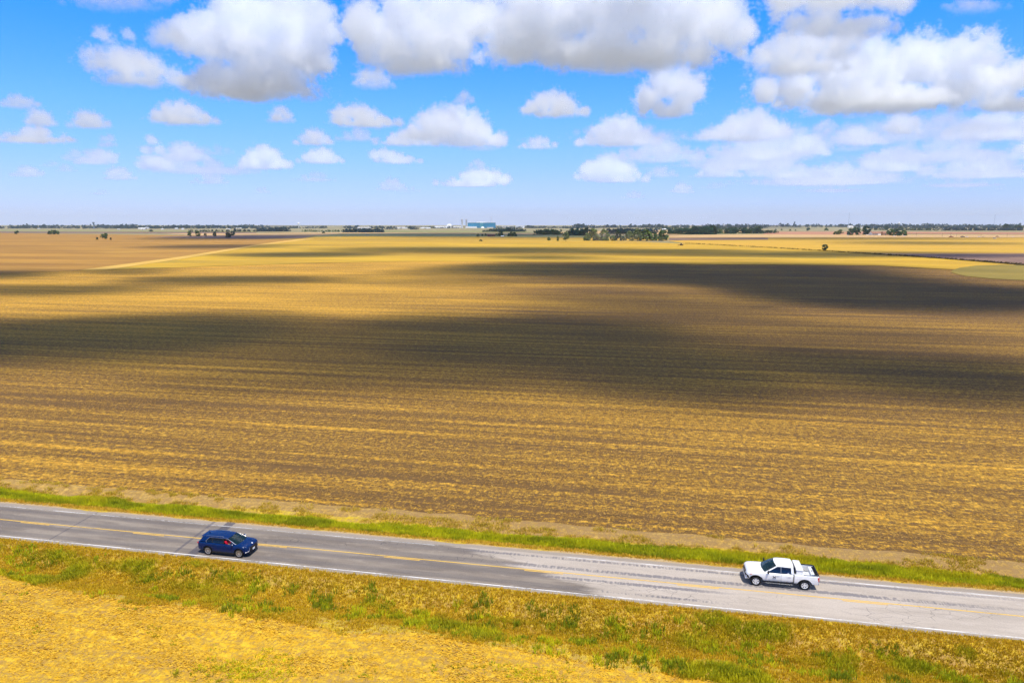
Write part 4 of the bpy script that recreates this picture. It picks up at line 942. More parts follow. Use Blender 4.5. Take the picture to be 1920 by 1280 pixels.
# small trees before the grove
tree(1029.3, 451.2, 8, 6.2, 'egg', GG, 28, 'small grey-green bush left of the slim tree before the grove', name='bush', cat='bush', trunk=.12)
tree(1046, 452.6, 5.5, 9.2, 'egg', GG, 29, 'slim grey-green tree between the small bush and the taller tree', trunk=.2)
tree(1061, 453.2, 15, 17, 'egg', GG, 30, 'tall grey-green tree standing alone left of the grove', trunk=.3)
GR = 'trees of the grove on the far edge of the yellow field'
for x, y, w_, h_, ki, ti, s, lb in ((1101, 451.5, 15, 13, 'dome', LG, 31, 'leftmost light green tree of the grove'), (1112, 451.3, 20, 20, 'dome', LG, 32, 'tall light green tree second from the left end of the grove'),
                                (1119, 451.6, 13, 10, 'dome', GG, 33, 'low grey tree in front of the tall light green ones in the grove'), (1133, 451.4, 19, 19, 'dome', LG, 34, 'third tall light green tree of the grove, before its first gap'),
                                (1148.5, 451.8, 11, 9, 'dome', MG, 35, 'low green bush in the first gap of the grove'), (1158.5, 451.6, 12, 17, 'dome', DG, 36, 'dark narrow tree in the middle of the grove'),
                                (1168, 451.6, 9, 8, 'dome', DG, 37, 'low dark bush right of the dark narrow tree in the grove'), (1180, 451.8, 17, 16, 'dome', GG, 38, 'grey leafless looking tree right of the middle of the grove'),
                                (1195, 451.6, 22, 19, 'dome', GG, 39, 'big pale grey tree at the dusty part of the grove'), (1211, 451.7, 24, 19, 'dome', LG, 40, 'biggest round olive tree of the grove'),
                                (1224, 451.4, 17, 14, 'dome', MG, 41, 'deep green tree at the right flank of the biggest olive tree'), (1243, 450.6, 18, 17, 'egg', MG, 42, 'separate bright green tree at the right end of the grove'),
                                (1240, 452, 12, 6, 'dome', GG, 43, 'low grey brush under the separate tree at the right end of the grove')):
    tree(x, y, w_ * 1.22, h_ * 1.06, ki, ti, s, lb, GR, trunk=.1)
FY = 'trees around the white and brown barn'
for x, y, w_, h_, ki, ti, s, lb in ((1566, 440.3, 9, 6, 'dome', MG, 44, 'low olive tree at the left end of the right-hand farmyard'), (1575, 440.2, 14, 9, 'dome', LG, 45, 'pale olive tree second from the left in the right-hand farmyard'),
                                (1594, 441.2, 16, 11.5, 'dome', DG, 46, 'dark domed tree left half of the big dark pair in the farmyard'), (1604.5, 441, 20, 14, 'dome', DG, 47, 'big dark domed tree with the parked cars at its foot'),
                                (1624, 440.8, 18, 15, 'egg', DG, 48, 'tall dark tree touching the left wall of the white and brown barn'), (1669.5, 442, 16, 12, 'egg', MG, 49, 'olive tree right of the brown shed'),
                                (1682, 442.4, 16, 12, 'dome', DG, 50, 'dark tree right of the olive one beside the brown shed'), (1694, 442.2, 14, 9.6, 'dome', MG, 51, 'rightmost grey-green tree of the right-hand farmyard')):
    tree(x, y, w_, h_, ki, ti, s, lb, FY, trunk=.1)
FT = 'single trees on the far fields at right'
for x, y, w_, h_, ki, ti, s, lb in ((1515, 432.8, 8, 6, 'round', DG, 52, 'small dark tree alone on the pale far field right of the middle'), (1549, 432.6, 9, 5, 'dome', MG, 53, 'low light green tree on the far field left of the farmyard'),
                                (1662, 431.6, 8, 7, 'round', DG, 54, 'dark tree above the brown shed on the far field'), (1688.5, 431.8, 10, 6.5, 'dome', DG, 55, 'dark rounded tree above the right-hand farmyard trees'),
                                (1887, 432.2, 20, 11.5, 'dome', DG, 56, 'tall dark tree on the horizon near the right edge'), (1907.5, 432.2, 22, 9.5, 'dome', DG, 57, 'broad dark tree cut by the right edge on the horizon'),
                                (1454.5, 432.4, 4, 3, 'dome', DG, 58, 'first of the dark dots of bushes on the pale far field'), (1465.5, 432.3, 4, 3, 'dome', DG, 59, 'second of the dark dots of bushes on the pale far field'), (1481.5, 433, 4.5, 3, 'dome', DG, 60, 'third of the dark dots of bushes on the pale far field'),
                                (1491.5, 432.8, 3.5, 2.6, 'dome', DG, 61, 'rightmost dark dot of a bush on the pale far field')):
    tree(x, y, w_, h_, ki, ti, s, lb, FT, trunk=.1)

# woods and belts that read as masses
BL = (0.012, 0.050, 0.064)  # leaf colour with the blue of distant haze painted in
wood('treeline', [(478, 434.2, 6), (512, 434.4, 7), (540, 434, 6.5)], 40, .9, BL, seed=1)
wood('treeline', [(641, 435.8, 6), (660, 436, 7.2), (690, 436, 7), (716, 436, 6.4)], 40, 1.1, BL, seed=2)
wood('treeline', [(560, 434.6, 3.6), (640, 435, 4.2)], 60, .5, MG, seed=3)
wood('treeline', [(644, 428.6, 5), (674, 428.4, 5.5)], 80, .5, BL, seed=4)
wood('treeline', [(716, 430.6, 3.4), (742, 430.6, 4.2)], 80, .6, BL, seed=5); wood('treeline', [(766, 430.4, 5.5), (779, 430.4, 5)], 80, .8, BL, seed=6)
wood('treeline', [(904, 435.4, 3), (925, 435.2, 6.5), (950, 435.2, 8), (972, 435.2, 6.5), (985, 435, 5)], 60, 1.0, (0.024, 0.056, 0.045), seed=7)
wood('treeline', [(1004, 440, 8), (1030, 440.2, 10), (1052, 440.4, 8.5)], 30, .9, MG, seed=8)
wood('treeline', [(1064, 441.8, 11), (1085, 442, 12), (1104, 442, 13)], 30, .9, DG, seed=9)
wood('treeline', [(1140, 439, 9), (1170, 439, 10), (1212, 438.6, 9), (1232, 438.6, 8)], 40, .8, BL, seed=10)
wood('treeline', [(1255, 439.4, 8), (1280, 439.6, 10), (1310, 439.8, 14), (1325, 439.8, 13), (1345, 439.6, 15)], 40, 1.0, DG, seed=11)
wood('treeline', [(1347, 438.4, 8), (1357, 438.2, 7)], 30, 1, MG, seed=12)
wood('treeline', [(1364, 438.4, 9), (1388, 438.2, 10.5)], 40, 1, DG, seed=13); wood('treeline', [(1394, 438, 11), (1412, 438, 9), (1430, 438, 13)], 40, .9, DG, seed=14)
wood('treeline', [(1434, 437.8, 6), (1460, 437.6, 5)], 40, .9, DG, seed=15)
wood('treeline', [(350, 435.2, 4), (420, 435.2, 4.5), (442, 435, 5.5), (480, 434.8, 4)], 60, .5, (0.03, 0.06, 0.05), seed=16)
wood('treeline', [(1638, 431.4, 3.2), (1700, 432.2, 3.8), (1760, 432.6, 4.6)], 60, .7, DG, seed=17)
wood('treeline', [(1766, 432.6, 4), (1800, 432.8, 5.5), (1830, 432.6, 5), (1880, 432.6, 4.6), (1925, 432.6, 5.5)], 60, .8, BL, seed=18)
# the uneven wooded skyline, in runs with gaps
rs = random.Random(5)
def skyline(x0, x1, y, h, seed, gap=.18):
    x = x0; runs = []
    while x < x1:
        ln = rs.uniform(14, 46)
        if rs.random() > gap: runs.append((x, min(x1, x + ln)))
        x += ln * rs.uniform(.9, 1.1)
    r2 = random.Random(seed)
    for a, b_ in runs:
        n = max(2, int((b_ - a) / 9)); yield [(a + (b_ - a) * k / n, y + r2.uniform(-.4, .5), h * r2.uniform(.55, 1.35)) for k in range(n + 1)]
def skybelt(x0, x1, y, h, seed, gap, tint, dens=.45):
    rng_parts = [p for p in skyline(x0, x1, y, h, seed, gap)]
    objs = [wood('treeline', p, 300, dens, tint, 1.1, seed=seed * 40 + i) for i, p in enumerate(rng_parts)]
    if len(objs) > 1:                                      # one mass
        bmj = bmesh.new()
        for o in objs: bmj.from_mesh(o.data)
        me = bpy.data.meshes.new('treeline'); bmj.to_mesh(me); bmj.free(); me.materials.append(LEAF)
        keep = objs[0]; old = [o.data for o in objs]
        keep.data = me
        for o in objs[1:]: bpy.data.objects.remove(o)
        for q in old: bpy.data.meshes.remove(q)
FB = (0.012, 0.050, 0.060)  # skyline leaves, far haze put into their colour as blue
skybelt(-40, 480, 428.6, 5.0, 1, .06, FB, 1.0); skybelt(0, 480, 426.4, 4.6, 2, .08, FB, .8)
skybelt(480, 860, 428.2, 3.4, 3, .25, FB, .9); skybelt(930, 1130, 428, 3.8, 4, .10, FB, .9)
skybelt(1080, 1440, 427.4, 5.4, 5, .06, FB, .9); skybelt(1200, 1440, 431.5, 5.5, 6, .3, DG, .8)
skybelt(1430, 1960, 426, 5.2, 7, .10, FB, .85); skybelt(1640, 1960, 428.6, 5, 8, .15, FB, .8)
# the overgrown ditch between the two yellow fields
def ditch():
    rng = np.random.RandomState(77); Vs = []; Cs = []
    pts = [(1285, 456.6), (1440, 464.6), (1560, 471.8), (1700, 480.8), (1760, 485), (1925, 497.2), (2100, 508)]
    for (x0, y0), (x1, y1) in zip(pts[:-1], pts[1:]):
        n = int((x1 - x0) * 1.6)
        for q in range(n):
            t = rng.rand(); P = gp(x0 + (x1 - x0) * t, y0 + (y1 - y0) * t)
            V, c = leaf_cloud(rng, 26, SHAPES['dome'], .16, np.array((0.12, 0.085, 0.02)) * rng.uniform(.6, 1.4), 5)
            V = V * np.array((1.8, 1.8, rng.uniform(.6, 1.5))) + P + np.array((rng.normal(0, .6), rng.normal(0, 1.2), 0)); Vs.append(V); Cs.append(c)
    tag(crown_mesh('undergrowth', np.concatenate(Vs), np.concatenate(Cs)), kind='stuff')
ditch()

# ------------------------------------------------------------------ far buildings
TEAL = plain('teal_cladding', (0.012, 0.20, 0.34), .5, .4); TEAL2 = plain('pale_teal_cladding', (0.07, 0.30, 0.36), .5, .4)
WCLAD = plain('white_cladding', (0.88, 0.88, 0.87), .6, .3); CONC = plain('pale_concrete', (0.62, 0.59, 0.55), .8, .2); SHADE = plain('grey_opening', (0.10, 0.11, 0.13), .8, .2)
BROOF = plain('brown_roof', (0.30, 0.15, 0.10), .8, .2); GROOF = plain('grey_roof', (0.40, 0.41, 0.43), .6, .3); RBARN = plain('dark_red_boards', (0.12, 0.035, 0.035), .9, .1); STEEL = plain('galvanised_steel', (0.55, 0.56, 0.58), .45, .4, .4)
SLATE = plain('slate_blue_steel', (0.16, 0.21, 0.27), .6, .3)
def at(x, y): P = gp(x, y); return P, px_m(P)

def gable(parent, w_, d_, h_, rise, wall, roof, door=None, ov=.4):
    b = MB(); b.box((-w_ / 2, -d_ / 2, -.5), (w_ / 2, d_ / 2, h_))
    for s in (-1, 1):
        tri = [(s * w_ / 2, -d_ / 2, h_), (s * w_ / 2, d_ / 2, h_), (s * w_ / 2, 0, h_ + rise)]; b.add(tri, [(0, 1, 2) if s > 0 else (2, 1, 0)])
    b.build('wall', wall, parent)
    r = MB(); t = .25
    for s in (-1, 1):
        a = [(-w_ / 2 - ov, s * (d_ / 2 + ov), h_ - ov * rise / d_ * 2), (w_ / 2 + ov, s * (d_ / 2 + ov), h_ - ov * rise / d_ * 2), (w_ / 2 + ov, 0, h_ + rise), (-w_ / 2 - ov, 0, h_ + rise)]
        a2 = [(p[0], p[1], p[2] + t) for p in a]; r.add(a + a2, [(0, 1, 2, 3), (4, 7, 6, 5), (0, 4, 5, 1), (1, 5, 6, 2), (2, 6, 7, 3), (3, 7, 4, 0)])
    r.build('roof', roof, parent)
    if door:
        x0, x1, z1, m = door; q = MB(); q.box((x0, -d_ / 2 - .08, 0), (x1, -d_ / 2 - .003, z1)); q.build('door', m, parent)

# teal plant with its two white stacks, mast and white halls
P, m = at(903, 427.6)
f = thing('factory', 'huge teal clad factory building on the horizon with a white roof hump', 'factory', P)
W, Hh = 52 * m, 10 * m; Dp = 70.0
b = MB(); b.box((-W / 2, 0, -1), (-.06 * W, Dp, Hh)); b.box((.06 * W, 0, -1), (W / 2, Dp, Hh)); b.build('wall', TEAL, f)
b = MB(); b.box((-.06 * W, -1.2, -1), (.06 * W, Dp, Hh * .97)); b.build('entrance_bay', TEAL2, f)
b = MB(); b.box((-W / 2 - .6, -.8, Hh), (W / 2 + .6, Dp + .8, Hh + .05 * Hh)); b.build('roof', WCLAD, f)
b = MB(); b.grid([[(-.20 * W + .40 * W * t, y, Hh * 1.05 + Hh * .11 * math.sin(math.pi * t)) for t in np.linspace(0, 1, 12)] for y in (2, Dp - 2)]); b.add([(-.20 * W + .40 * W * t, 2, Hh * 1.05 + Hh * .11 * math.sin(math.pi * t)) for t in np.linspace(0, 1, 12)], [tuple(range(12))]); b.build('roof_hump', WCLAD, f)
b = MB(); b.box((-.57 * W, -26, -1), (-.17 * W, -.1, Hh * .28)); b.build('annex', WCLAD, f)
b = MB(); b.lathe([(Hh * .34 * math.cos(a), Hh * .26 * math.sin(a)) for a in np.linspace(0, 1.57, 7)], 20, 0, 'z', (.04 * W, -30, 0)); b.build('dome', WCLAD, f, True)
b = MB(); b.box((.20 * W, -18, -1), (.42 * W, -.1, Hh * .16)); b.build('annex', CONC, f)
def stack_(x, ytop, wpx, y, label):
    P, m = at(x, y); t = thing('chimney_stack', label, 'chimney', P, 0, 'white stacks beside the teal factory'); h_ = (y - ytop) * m; r = wpx * m / 2
    b = MB(); b.lathe([(r, -1), (r, h_ * .96), (r * 1.05, h_ * .965), (r * 1.05, h_), (r * .8, h_), (r * .8, h_ - 1)], 20); b.build('shaft', WCLAD, t, True)
    b = MB(); b.box((-r * .4, -r * 1.25, 0), (r * .4, -r * .99, h_ * .9)); b.build('ladder', STEEL, t)
stack_(866.2, 411, 3.6, 427.8, 'taller left white chimney stack beside the teal factory'); stack_(874.6, 411, 3.4, 427.2, 'right white chimney stack rising behind the teal factory corner')
def mast(x, ytop, y, wpx, label, mat=WCLAD, lattice=False):
    P, m = at(x, y); t = thing('mast', label, 'mast', P); h_ = (y - ytop) * m; r = wpx * m / 2
    if not lattice:
        b = MB(); b.tube([(0, 0, -1), (0, 0, h_)], [r, r * .6], 0, 8); b.build('pole', mat, t)
        return
    b = MB()
    for k in range(3):
        a = 2.09 * k; b.tube([(r * math.cos(a), r * math.sin(a), -1), (r * math.cos(a), r * math.sin(a), h_)], .16, 0, 5)
    n = 18
    for i in range(n):
        for k in range(3):
            a, c = 2.09 * k, 2.09 * (k + 1); b.tube([(r * math.cos(a), r * math.sin(a), h_ * i / n), (r * math.cos(c), r * math.sin(c), h_ * (i + 1) / n)], .09, 0, 4)
    b.build('lattice', mat, t)
    for k in range(3):
        a = 2.09 * k + .5; g_ = MB(); g_.tube([(0, 0, h_ * .95), (h_ * .45 * math.cos(a), h_ * .45 * math.sin(a), 0)], .05, 0, 4); g_.build('guy_wire', mat, t)
mast(921.2, 405.5, 427, 1.2, 'slender white mast above the right end of the teal factory')
mast(1590.3, 399, 427.6, .8, 'tall thin lattice radio mast rising left of the white horizon building', SLATE, True)
mast(1863, 402, 427.6, .7, 'faint thin lattice radio mast near the right edge of the horizon', SLATE, True)
mast(935.2, 422.2, 427.5, 1.0, 'short dark post right of the teal factory', SLATE)
P, m = at(829, 428); t = thing('plant_hall', 'long low white industrial hall left of the two white stacks', 'hall', P); gable(t, 26 * m, 60, 3.0 * m, .7 * m, WCLAD, WCLAD, (-4, 8, 8, SHADE))
P, m = at(842, 427.6); t = thing('process_tower', 'white process building with a rounded top left of the stacks', 'industrial building', P)
b = MB(); b.box((-4.6 * m, 0, -1), (4.6 * m, 40, 5.4 * m)); b.build('wall', WCLAD, t); b = MB(); b.lathe([(4.2 * m * math.cos(a), 5.42 * m + 2.2 * m * math.sin(a)) for a in np.linspace(0, 1.57, 6)], 18, 0, 'z', (0, 20, 0)); b.build('dome', WCLAD, t, True); b = MB(); b.box((-1.6 * m, -.6, 2.8 * m), (.6 * m, -.01, 4.2 * m)); b.build('opening', SHADE, t)
b = MB(); b.box((4.6 * m, 8, 4.4 * m), (7.5 * m, 14, 4.9 * m)); b.build('conveyor', WCLAD, t)
P, m = at(857, 427.8); t = thing('plant_hall', 'pale flat industrial hall between the process building and the stacks', 'hall', P); gable(t, 16 * m, 50, 2.4 * m, .5 * m, CONC, WCLAD)
HG = 'pale sheds strung along the far horizon'
def hut(x, y, wpx, hpx, wall, roof, label, group=None, name='shed', cat='shed', rise=.35, door=True):
    P, m = at(x, y); t = thing(name, label, cat, P, 0, group); w_ = wpx * m; h_ = hpx * m
    gable(t, w_, min(w_ * .7, 40), h_ * (1 - rise), h_ * rise, wall, roof, (-.12 * w_, .10 * w_, h_ * (1 - rise) * .7, SHADE) if door else None)
    return t
hut(683, 428.8, 24, 3.0, CONC, CONC, 'long tan roofed hall on the horizon right of the dark hedge block', None, 'warehouse', 'warehouse')
hut(753, 428.4, 22, 2.6, WCLAD, CONC, 'long pale warehouse on the horizon left of the white industrial hall', None, 'warehouse', 'warehouse')
hut(798, 428.4, 18, 1.8, WCLAD, WCLAD, 'low white warehouse just left of the white industrial hall', None, 'warehouse', 'warehouse')
hut(975, 427.4, 17, 4.6, WCLAD, GROOF, 'white building with flat canopies right of the teal factory', None, 'warehouse', 'warehouse', .15)
hut(952, 427.4, 22, 3.4, CONC, CONC, 'pale pinkish hall between the teal factory and the white canopied building', None, 'warehouse', 'warehouse', .2)
hut(1594, 426.8, 9, 3.4, WCLAD, CONC, 'white dome-like building at the foot of the tall radio mast', None, 'warehouse', 'warehouse', .5)
hut(1623, 427.2, 32, 1.6, WCLAD, GROOF, 'very long low white building right of the tall radio mast', None, 'warehouse', 'warehouse', .3)
hut(95, 427, 22, 2.2, CONC, WCLAD, 'long pale hall on the left horizon above the dark tree clump', None, 'warehouse', 'warehouse', .3)
hut(126, 427, 12, 2.0, WCLAD, WCLAD, 'white hall on the left horizon right of the long pale hall', None, 'warehouse', 'warehouse', .3)
far_pale = [(269, 430.6, 8, 3.2), (262, 429.4, 5, 2.4), (276, 428.8, 6, 3), (305, 430.8, 4, 1.6), (222.5, 430.3, 4, 1.4), (73, 429.2, 4, 1.6), (331, 429.8, 5, 2.2), (343, 430.6, 4, 2.8), (408, 428.4, 6, 1.8), (448, 428.6, 9, 1.6), (428, 430, 7, 1.5),
            (1233, 431.4, 6, 2.4), (1245, 431.2, 7, 2.6), (1276, 427, 6, 1.8), (1383, 424.6, 5, 1.6), (1771, 430.6, 5, 2), (1808, 426.8, 7, 2.2), (1786, 426, 4, 1.6), (1836, 427, 5, 1.6), (1626, 431.4, 4, 1.8)]
for k, (x, y, w_, h_) in enumerate(far_pale):
    hut(x, y, w_, h_, WCLAD if k % 3 else CONC, (WCLAD, CONC, GROOF)[k % 3], 'tiny pale house showing among the distant trees below the horizon', 'tiny pale houses among the far trees', 'house', 'house', .4, k % 2 == 0)
# farmyards
t = hut(1642.3, 441, 21, 6.6, WCLAD, BROOF, 'long barn with a brown roof, half white and half grey front', None, 'barn', 'barn', .5, False)
P, m = at(1642.3, 441); q = MB(); dd = min(21 * m * .7, 40); q.box((-10.3 * m, -dd / 2 - .1, .05), (-.2 * m, -dd / 2 - .004, 3.0 * m)); q.build('open_front', plain('weathered_grey', (.24, .24, .26), .8), t)
hut(1658.5, 441.4, 10, 7.4, plain('brown_boards', (.34, .20, .13), .8), BROOF, 'brown shed standing right of the long barn', None, 'barn', 'barn', .4)
hut(921, 443.4, 14, 3.4, RBARN, RBARN, 'low dark red barn between small dark trees in the middle distance', None, 'barn', 'barn', .4)
hut(942, 443.8, 5, 1.8, WCLAD, WCLAD, 'tiny white shed at the foot of the tall dark farmyard tree', None, 'shed', 'shed', .4)
# water towers
def water_tower(x, ytop, y, wpx, label, mat, flare=False):
    P, m = at(x, y); t = thing('water_tower', label, 'water tower', P); h_ = (y - ytop) * m; r = wpx * m / 2
    if flare:
        b = MB(); b.lathe([(r * .55, -1), (r * .5, h_ * .70)], 14); b.build('shaft', mat, t, True)
        b = MB(); b.lathe([(r * .5, h_ * .70), (r, h_ * .92), (r, h_), (.01, h_)], 14); b.build('tank', mat, t, True)
        return
    b = MB(); b.lathe([(r * .40, -1), (r * .20, h_ * .12), (r * .17, h_ * .62), (r * .32, h_ * .72)], 14); b.build('stem', mat, t, True)
    b = MB(); b.lathe([(max(.01, r * math.cos(a)), h_ * .84 + h_ * .16 * math.sin(a)) for a in np.linspace(-1.3, 1.57, 9)], 18); b.build('tank', mat, t, True)
water_tower(560.2, 417.6, 428, 4.2, 'white mushroom water tower on the horizon left of the middle', WCLAD)
water_tower(1685, 416.6, 427.4, 3.4, 'white ball water tower above the far trees at right', WCLAD)
water_tower(1489.4, 415, 426.6, 3.0, 'grey water tower above the far trees right of the middle', SLATE)
water_tower(1357.5, 420.4, 427, 3.2, 'low white ball water tower behind the horizon wood', WCLAD)
water_tower(176.3, 416.6, 429, 4.2, 'dark flared tower on the horizon near the left edge', SLATE, True)

# tractor working the yellow field
P, m = at(1277.5, 460.4)
t = thing('tractor', 'dark tractor pulling a low implement across the yellow field', 'tractor', P, .15); tm = plain('tractor_paint', (.16, .04, .025), .5)
b = MB(); b.box((.2, -.5, .8), (2.4, .5, 1.7), 0, .08); b.build('bonnet', tm, t); b = MB(); b.box((-1.1, -.75, .9), (.3, .75, 2.9), 0, .12); b.build('cab', plain('tractor_glass', (.03, .03, .035), .2, .5), t); b = MB(); b.box((-1.2, -.8, 2.91), (.4, .8, 3.02)); b.build('roof', tm, t)
for x, r in ((-.7, .95), (1.8, .6)):
    for s in (-1, 1):
        b = MB(); b.lathe([(r * .5, -.22), (r * .92, -.25), (r, -.15), (r, .15), (r * .92, .25), (r * .5, .22)], 20, 0, 'y', (x, s * .95, r)); b.lathe([(.01, -.1), (r * .5, -.1), (r * .5, .1), (.01, .1)], 16, 0, 'y', (x, s * .95, r)); b.build('wheel', RUBBER, t, True)
b = MB(); b.box((-4.6, -1.9, .35), (-2.2, 1.9, .95), 0, .1); b.tube([(-2.2, 0, .7), (-1.1, 0, .8)], .08); b.build('implement', RBARN, t)

# vehicles parked and passing far off
def far_car(x, y, wpx, mat, label, group='vehicles far off at right', rz=0.0):
    P, m = at(x, y); t = thing('parked_car', label, 'car', P, rz, group); L_ = min(max(wpx * m, 4.2), 9); k = L_ / 4.6
    b = MB()
    prof = [(-2.25, .35), (-2.28, .85), (-2.1, .98), (-1.3, 1.02), (1.0, 1.0), (2.1, .82), (2.28, .6), (2.25, .35)]
    rows = [[(a * k, s * .88 * k, z * k) for a, z in prof] for s in (-1, 1)]
    b.grid(rows, 0, True); n = len(prof); b.add(rows[0], [tuple(range(n))]); b.add(rows[1], [tuple(range(n))[::-1]]); b.build('body', mat, t)
    b = MB(); b.box((-1.55 * k, -.76 * k, 1.0 * k), (.75 * k, .76 * k, 1.5 * k), 0, .3 * k); b.build('cabin', G_DARK, t)
    for a in (-1.4, 1.4):
        for s in (-1, 1):
            b = MB(); b.lathe([(.01, -.1 * k), (.33 * k, -.1 * k), (.33 * k, .1 * k), (.01, .1 * k)], 12, 0, 'y', (a * k, s * .82 * k, .33 * k)); b.build('wheel', RUBBER, t, True)
TAN = plain('tan_paint', (.62, .50, .36), .5); DKP = plain('dark_paint', (.03, .04, .055), .5); RDP = plain('rust_red_paint', (.30, .07, .03), .5)
for x, y, w_, mt, lb in ((1589.5, 441.8, 5, WHITE, 'white car parked under the big dark domed tree'), (1613, 441.2, 4, TAN, 'pale car parked between the dark trees of the right-hand farmyard'), (1626.5, 441, 7, WHITE, 'white van parked beside the long barn'),
                        (1677, 442.8, 5, WHITE, 'white car parked under the olive tree right of the brown shed'), (1695.5, 442.9, 5, WHITE, 'white car parked at the right end of the farmyard'),
                        (1783.5, 445.1, 10, RDP, 'dark red machine parked on the far field edge, leftmost of the vehicles there'), (1805, 444.9, 8, DKP, 'dark car among the vehicles on the far field edge'), (1813, 444.8, 5, WHITE, 'white car right behind the dark car on the far field edge'),
                        (1836, 444.7, 5, WHITE, 'white car in the middle of the vehicles on the far field edge'), (1843.5, 444.7, 5, TAN, 'tan car right of the middle white one on the far field edge'), (1864.5, 447.8, 6, WHITE, 'white car on the near side of the far field edge'), (1870, 444.4, 6, RDP, 'rust red car near the right end of the far field edge'), (1899.5, 444.4, 3, WHITE, 'rightmost white car on the far field edge')):
    far_car(x, y, w_, mt, lb)
# power poles along the far lane
for k, (x, y, yt) in enumerate(((1718, 443, 436), (1766.5, 444.6, 437), (1782.4, 444.8, 436), (1793, 444.6, 438.4), (1839, 444.6, 438.6), (1888, 444.4, 438))):
    P, m = at(x, y); t = thing('power_pole', ('leftmost', 'second', 'tallest, third', 'fourth', 'fifth', 'rightmost')[k] + ' thin power pole standing by the far lane at right', 'power pole', P, 0, 'power poles along the far lane'); h_ = (y - yt) * m
    b = MB(); b.tube([(0, 0, -.5), (0, 0, h_)], [.22, .15], 0, 8); b.build('pole', BARK, t); b = MB(); b.box((-1.3, -.08, h_ - .9), (1.3, .08, h_ - .7)); b.build('crossarm', BARK, t)

# dust hanging behind the tractor
# ------------------------------------------------------------------ clouds
CLM = bpy.data.materials.new('cloud_vapour'); CLM.use_nodes = True
_t = CLM.node_tree; _t.nodes.clear(); _o = _t.nodes.new('ShaderNodeOutputMaterial'); _v = _t.nodes.new('ShaderNodeVolumePrincipled'); _t.links.new(_v.outputs[0], _o.inputs[1])
_v.inputs['Color'].default_value = (0.972, 0.982, 1.0, 1); _v.inputs['Density'].default_value = 0.012; _v.inputs['Anisotropy'].default_value = 0.5

def cloud(P, blobs, mn, mx, vox, nscale, base, strength=1.0, soft=3.0, amp=1.5, seed=0.0, edge=1/60., vor=.46, name='clouds', mat=None):
    """one cumulus: vapour gathered in puffs (x, y, z, rx, ry, rz) around P, ragged by noise, with a flat base"""
    ng = bpy.data.node_groups.new('cumulus', 'GeometryNodeTree')
    ng.interface.new_socket('Geometry', in_out='INPUT', socket_type='NodeSocketGeometry'); ng.interface.new_socket('Geometry', in_out='OUTPUT', socket_type='NodeSocketGeometry')
    N = ng.nodes.new; K = ng.links.new
    go = N('NodeGroupOutput'); pos = N('GeometryNodeInputPosition').outputs[0]
    def M(op, a, b=None, c=None):
        n = N('ShaderNodeMath'); n.operation = op
        for i, x in enumerate((a, b, c)):
            if x is None: continue
            if isinstance(x, (int, float)): n.inputs[i].default_value = x
            else: K(x, n.inputs[i])
        return n.outputs[0]
    q = None
    for (x, y, z, rx, ry, rz) in blobs:
        a = N('ShaderNodeVectorMath'); a.operation = 'MULTIPLY_ADD'; K(pos, a.inputs[0]); a.inputs[1].default_value = (1 / rx, 1 / ry, 1 / rz); a.inputs[2].default_value = (-x / rx, -y / ry, -z / rz)
        l = N('ShaderNodeVectorMath'); l.operation = 'LENGTH'; K(a.outputs[0], l.inputs[0])
        q = l.outputs['Value'] if q is None else M('SMOOTH_MIN', q, l.outputs['Value'], .12)
    off = N('ShaderNodeVectorMath'); off.operation = 'ADD'; K(pos, off.inputs[0]); off.inputs[1].default_value = (seed * 917.3, seed * 311.7, seed * 127.1)
    nz = N('ShaderNodeTexNoise'); nz.inputs['Scale'].default_value = nscale; nz.inputs['Detail'].default_value = 6; nz.inputs['Roughness'].default_value = .62; K(off.outputs[0], nz.inputs['Vector'])
    e = M('ADD', M('SUBTRACT', 1.10 if vor else 1.0, q), M('MULTIPLY', M('SUBTRACT', nz.outputs[0], .5), amp))
    if vor:
        lf = N('ShaderNodeTexNoise'); lf.inputs['Scale'].default_value = nscale * .33; lf.inputs['Detail'].default_value = 2; K(off.outputs[0], lf.inputs['Vector'])
        e = M('ADD', e, M('MULTIPLY', M('SUBTRACT', lf.outputs[0], .5), 1.8))
        vo = N('ShaderNodeTexVoronoi'); vo.feature = 'F1'; vo.inputs['Scale'].default_value = nscale * 2.3; K(off.outputs[0], vo.inputs['Vector'])
        e = M('SUBTRACT', e, M('MULTIPLY', vo.outputs['Distance'], vor))
        v2 = N('ShaderNodeTexVoronoi'); v2.feature = 'F1'; v2.inputs['Scale'].default_value = nscale * 5.6; K(off.outputs[0], v2.inputs['Vector'])
        e = M('SUBTRACT', e, M('MULTIPLY', v2.outputs['Distance'], vor * .5))
    sp = N('ShaderNodeSeparateXYZ'); K(pos, sp.inputs[0])
    bz = M('MULTIPLY', M('SUBTRACT', sp.outputs[2], M('ADD', base, M('MULTIPLY', M('SUBTRACT', nz.outputs[0], .5), 1.2 / edge))), edge)
    e = M('MINIMUM', M('MULTIPLY', e, soft), bz)
    e = M('MULTIPLY', M('MINIMUM', M('MAXIMUM', e, 0.0), 1.0), strength)
    vc = N('GeometryNodeVolumeCube'); K(e, vc.inputs['Density']); vc.inputs['Min'].default_value = mn; vc.inputs['Max'].default_value = mx
    for k, a, b in zip(('X', 'Y', 'Z'), mn, mx): vc.inputs['Resolution ' + k].default_value = max(6, int((b - a) / vox))
    sm = N('GeometryNodeSetMaterial'); sm.inputs['Material'].default_value = mat or CLM; K(vc.outputs[0], sm.inputs[0]); K(sm.outputs[0], go.inputs[0])
    o = bpy.data.objects.new(name, bpy.data.volumes.new(name)); col.objects.link(o); o.location = P
    o.data.materials.append(mat or CLM)
    md = o.modifiers.new('cumulus', 'NODES'); md.node_group = ng
    return tag(o, kind='stuff')

